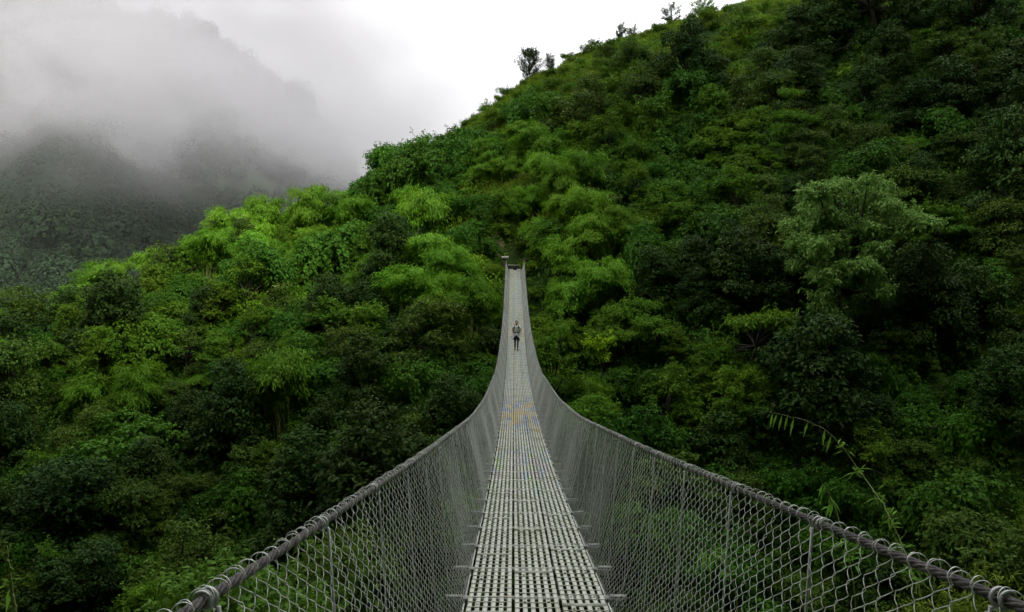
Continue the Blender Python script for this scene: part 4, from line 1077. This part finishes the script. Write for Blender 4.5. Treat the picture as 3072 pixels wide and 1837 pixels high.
near_bush('bamboo_thicket', 'fine yellow-green bamboo thicket under the right handrail at the lower right', [(2720, 1930, 4.6, .26), (2830, 1900, 4.5, .26), (2950, 1880, 4.4, .26), (3060, 1830, 4.4, .28), (2620, 1990, 4.6, .25), (2900, 1990, 4.4, .4)], .062, .011, 520, 'thicket', 53, 'bamboo')

# ------------------------------------------------------------------ mist over the mountain and thin haze everywhere
def mist_mat():
    m, nt, out = new_mat('mist')
    g = N(nt, 'ShaderNodeNewGeometry'); sp = N(nt, 'ShaderNodeSeparateXYZ'); nt.links.new(g.outputs['Position'], sp.inputs[0])
    mp = N(nt, 'ShaderNodeMapping'); nt.links.new(g.outputs['Position'], mp.inputs[0]); mp.inputs['Scale'].default_value = (.0125, .011, .019); mp.inputs['Location'].default_value = (.35, .2, .6)
    mp.inputs['Rotation'].default_value = (0, R(6), R(20))
    nz = noise_tex(nt, 1.5, 5, .62, mp.outputs[0], .5)
    cloud = ramp(nt, nz, [(.46, 0.), (.585, 1.)])
    def mr(src, a, b, c, d):
        q = N(nt, 'ShaderNodeMapRange', interpolation_type='SMOOTHSTEP'); nt.links.new(src, q.inputs[0])
        for i, val in zip((1, 2, 3, 4), (a, b, c, d)): q.inputs[i].default_value = val
        return q.outputs[0]
    def op(o, a, b):
        q = N(nt, 'ShaderNodeMath', operation=o)
        for i, val in enumerate((a, b)):
            if hasattr(val, 'links'): nt.links.new(val, q.inputs[i])
            else: q.inputs[i].default_value = val
        return q.outputs[0]
    fr = mr(sp.outputs[1], 122, 175, 0, 1)           # fades out towards the near spur
    rt = mr(sp.outputs[0], -130, 45, 1, 0)
    z = op('ADD', sp.outputs[2], op('MULTIPLY', sp.outputs[0], .05))
    zz = op('ADD', z, op('MULTIPLY', op('SUBTRACT', noise_tex(nt, .6, 2, .5, mp.outputs[0]), .5), 26.0))
    low = mr(zz, 8, 46, 0, 1); band = op('MULTIPLY', low, mr(zz, 42, 60, 1, 0)); high = op('MULTIPLY', mr(zz, 74, 94, 0, 1), mr(z, 100, 150, 1, .35))
    dn = op('ADD', op('MULTIPLY', band, .0095), op('MULTIPLY', high, .0090))
    dn = op('MULTIPLY', dn, op('ADD', op('MULTIPLY', cloud, 3.2), .03))
    dn = op('ADD', dn, op('ADD', op('MULTIPLY', low, .0018), .0010))
    fl = op('MULTIPLY', op('MULTIPLY', mr(sp.outputs[0], -125, -72, 0, 1), mr(sp.outputs[0], -30, 0, 1, 0)), op('MULTIPLY', mr(z, 6, 34, 0, 1), mr(z, 60, 105, 1, .15)))     # thick bank hiding the right flank
    dn = op('ADD', dn, op('MULTIPLY', op('MULTIPLY', fl, op('ADD', .45, op('MULTIPLY', cloud, 1.0))), .0150)); dn = op('MULTIPLY', op('MULTIPLY', dn, fr), rt)
    v = N(nt, 'ShaderNodeVolumePrincipled'); v.inputs['Color'].default_value = (.57, .565, .595, 1); v.inputs['Anisotropy'].default_value = .2
    nt.links.new(dn, v.inputs['Density']); nt.links.new(v.outputs[0], out.inputs['Volume'])
    return m
g = Geo().box((-140, 262, 110), (520, 286, 310))
tag(link('haze', g.mesh('haze'), mist_mat()), 'drifting white mist bank over the distant mountain', 'mist', kind='stuff')
# ------------------------------------------------------------------ sky and light
SUN_EL, SUN_ROT = R(46), R(147)
w = bpy.data.worlds.new('World'); scene.world = w; w.use_nodes = True
nt = w.node_tree; nt.nodes.clear(); out = nt.nodes.new('ShaderNodeOutputWorld')
sky = N(nt, 'ShaderNodeTexSky', sky_type='NISHITA'); sky.sun_disc = False; sky.sun_elevation = SUN_EL; sky.sun_rotation = SUN_ROT
sky.dust_density = 4.0; sky.air_density = 1.0
hs = N(nt, 'ShaderNodeHueSaturation', i_Saturation=.12, i_Value=1.0); nt.links.new(sky.outputs[0], hs.inputs['Color'])
tc = N(nt, 'ShaderNodeTexCoord')
cl = noise_tex(nt, 2.2, 4, .5, tc.outputs['Generated'])
sep = N(nt, 'ShaderNodeSeparateXYZ'); nt.links.new(tc.outputs['Generated'], sep.inputs[0])
zen = ramp(nt, sep.outputs[2], [(.0, .24), (.15, .28), (.23, .34), (.30, .50), (.36, .66), (.7, 1.0), (1.0, 1.0)])     # overcast: brightest overhead
over = mixc(nt, ramp(nt, cl, [(.3, 0.), (.7, 1.)]), (9.0, 9.0, 9.3), (11.0, 11.0, 11.1))
over = mixc(nt, 1.0, over, zen, 'MULTIPLY')
mixed = mixc(nt, .88, hs.outputs[0], over)
bgn = N(nt, 'ShaderNodeBackground', i_Strength=.1); nt.links.new(mixed, bgn.inputs[0]); nt.links.new(bgn.outputs[0], out.inputs[0])
sun = bpy.data.lights.new('sun', 'SUN'); sun.energy = 5.0; sun.angle = R(18); sun.color = (1, .96, .88)
so = bpy.data.objects.new('sun', sun); COL.objects.link(so)
sd = Vector((math.sin(SUN_ROT) * math.cos(SUN_EL), math.cos(SUN_ROT) * math.cos(SUN_EL), math.sin(SUN_EL)))
so.rotation_euler = sd.to_track_quat('Z', 'Y').to_euler(); so.location = (0, 0, 150)

scene.view_settings.view_transform = 'Standard'; scene.view_settings.look = 'None'
scene.view_settings.exposure = 1.85; scene.view_settings.gamma = 1.0
cy = scene.cycles
cy.max_bounces = 5; cy.diffuse_bounces = 3; cy.glossy_bounces = 2; cy.transmission_bounces = 3; cy.volume_bounces = 2
cy.volume_step_rate = .3; cy.volume_max_steps = 200
cy.use_denoising = True
print('done')
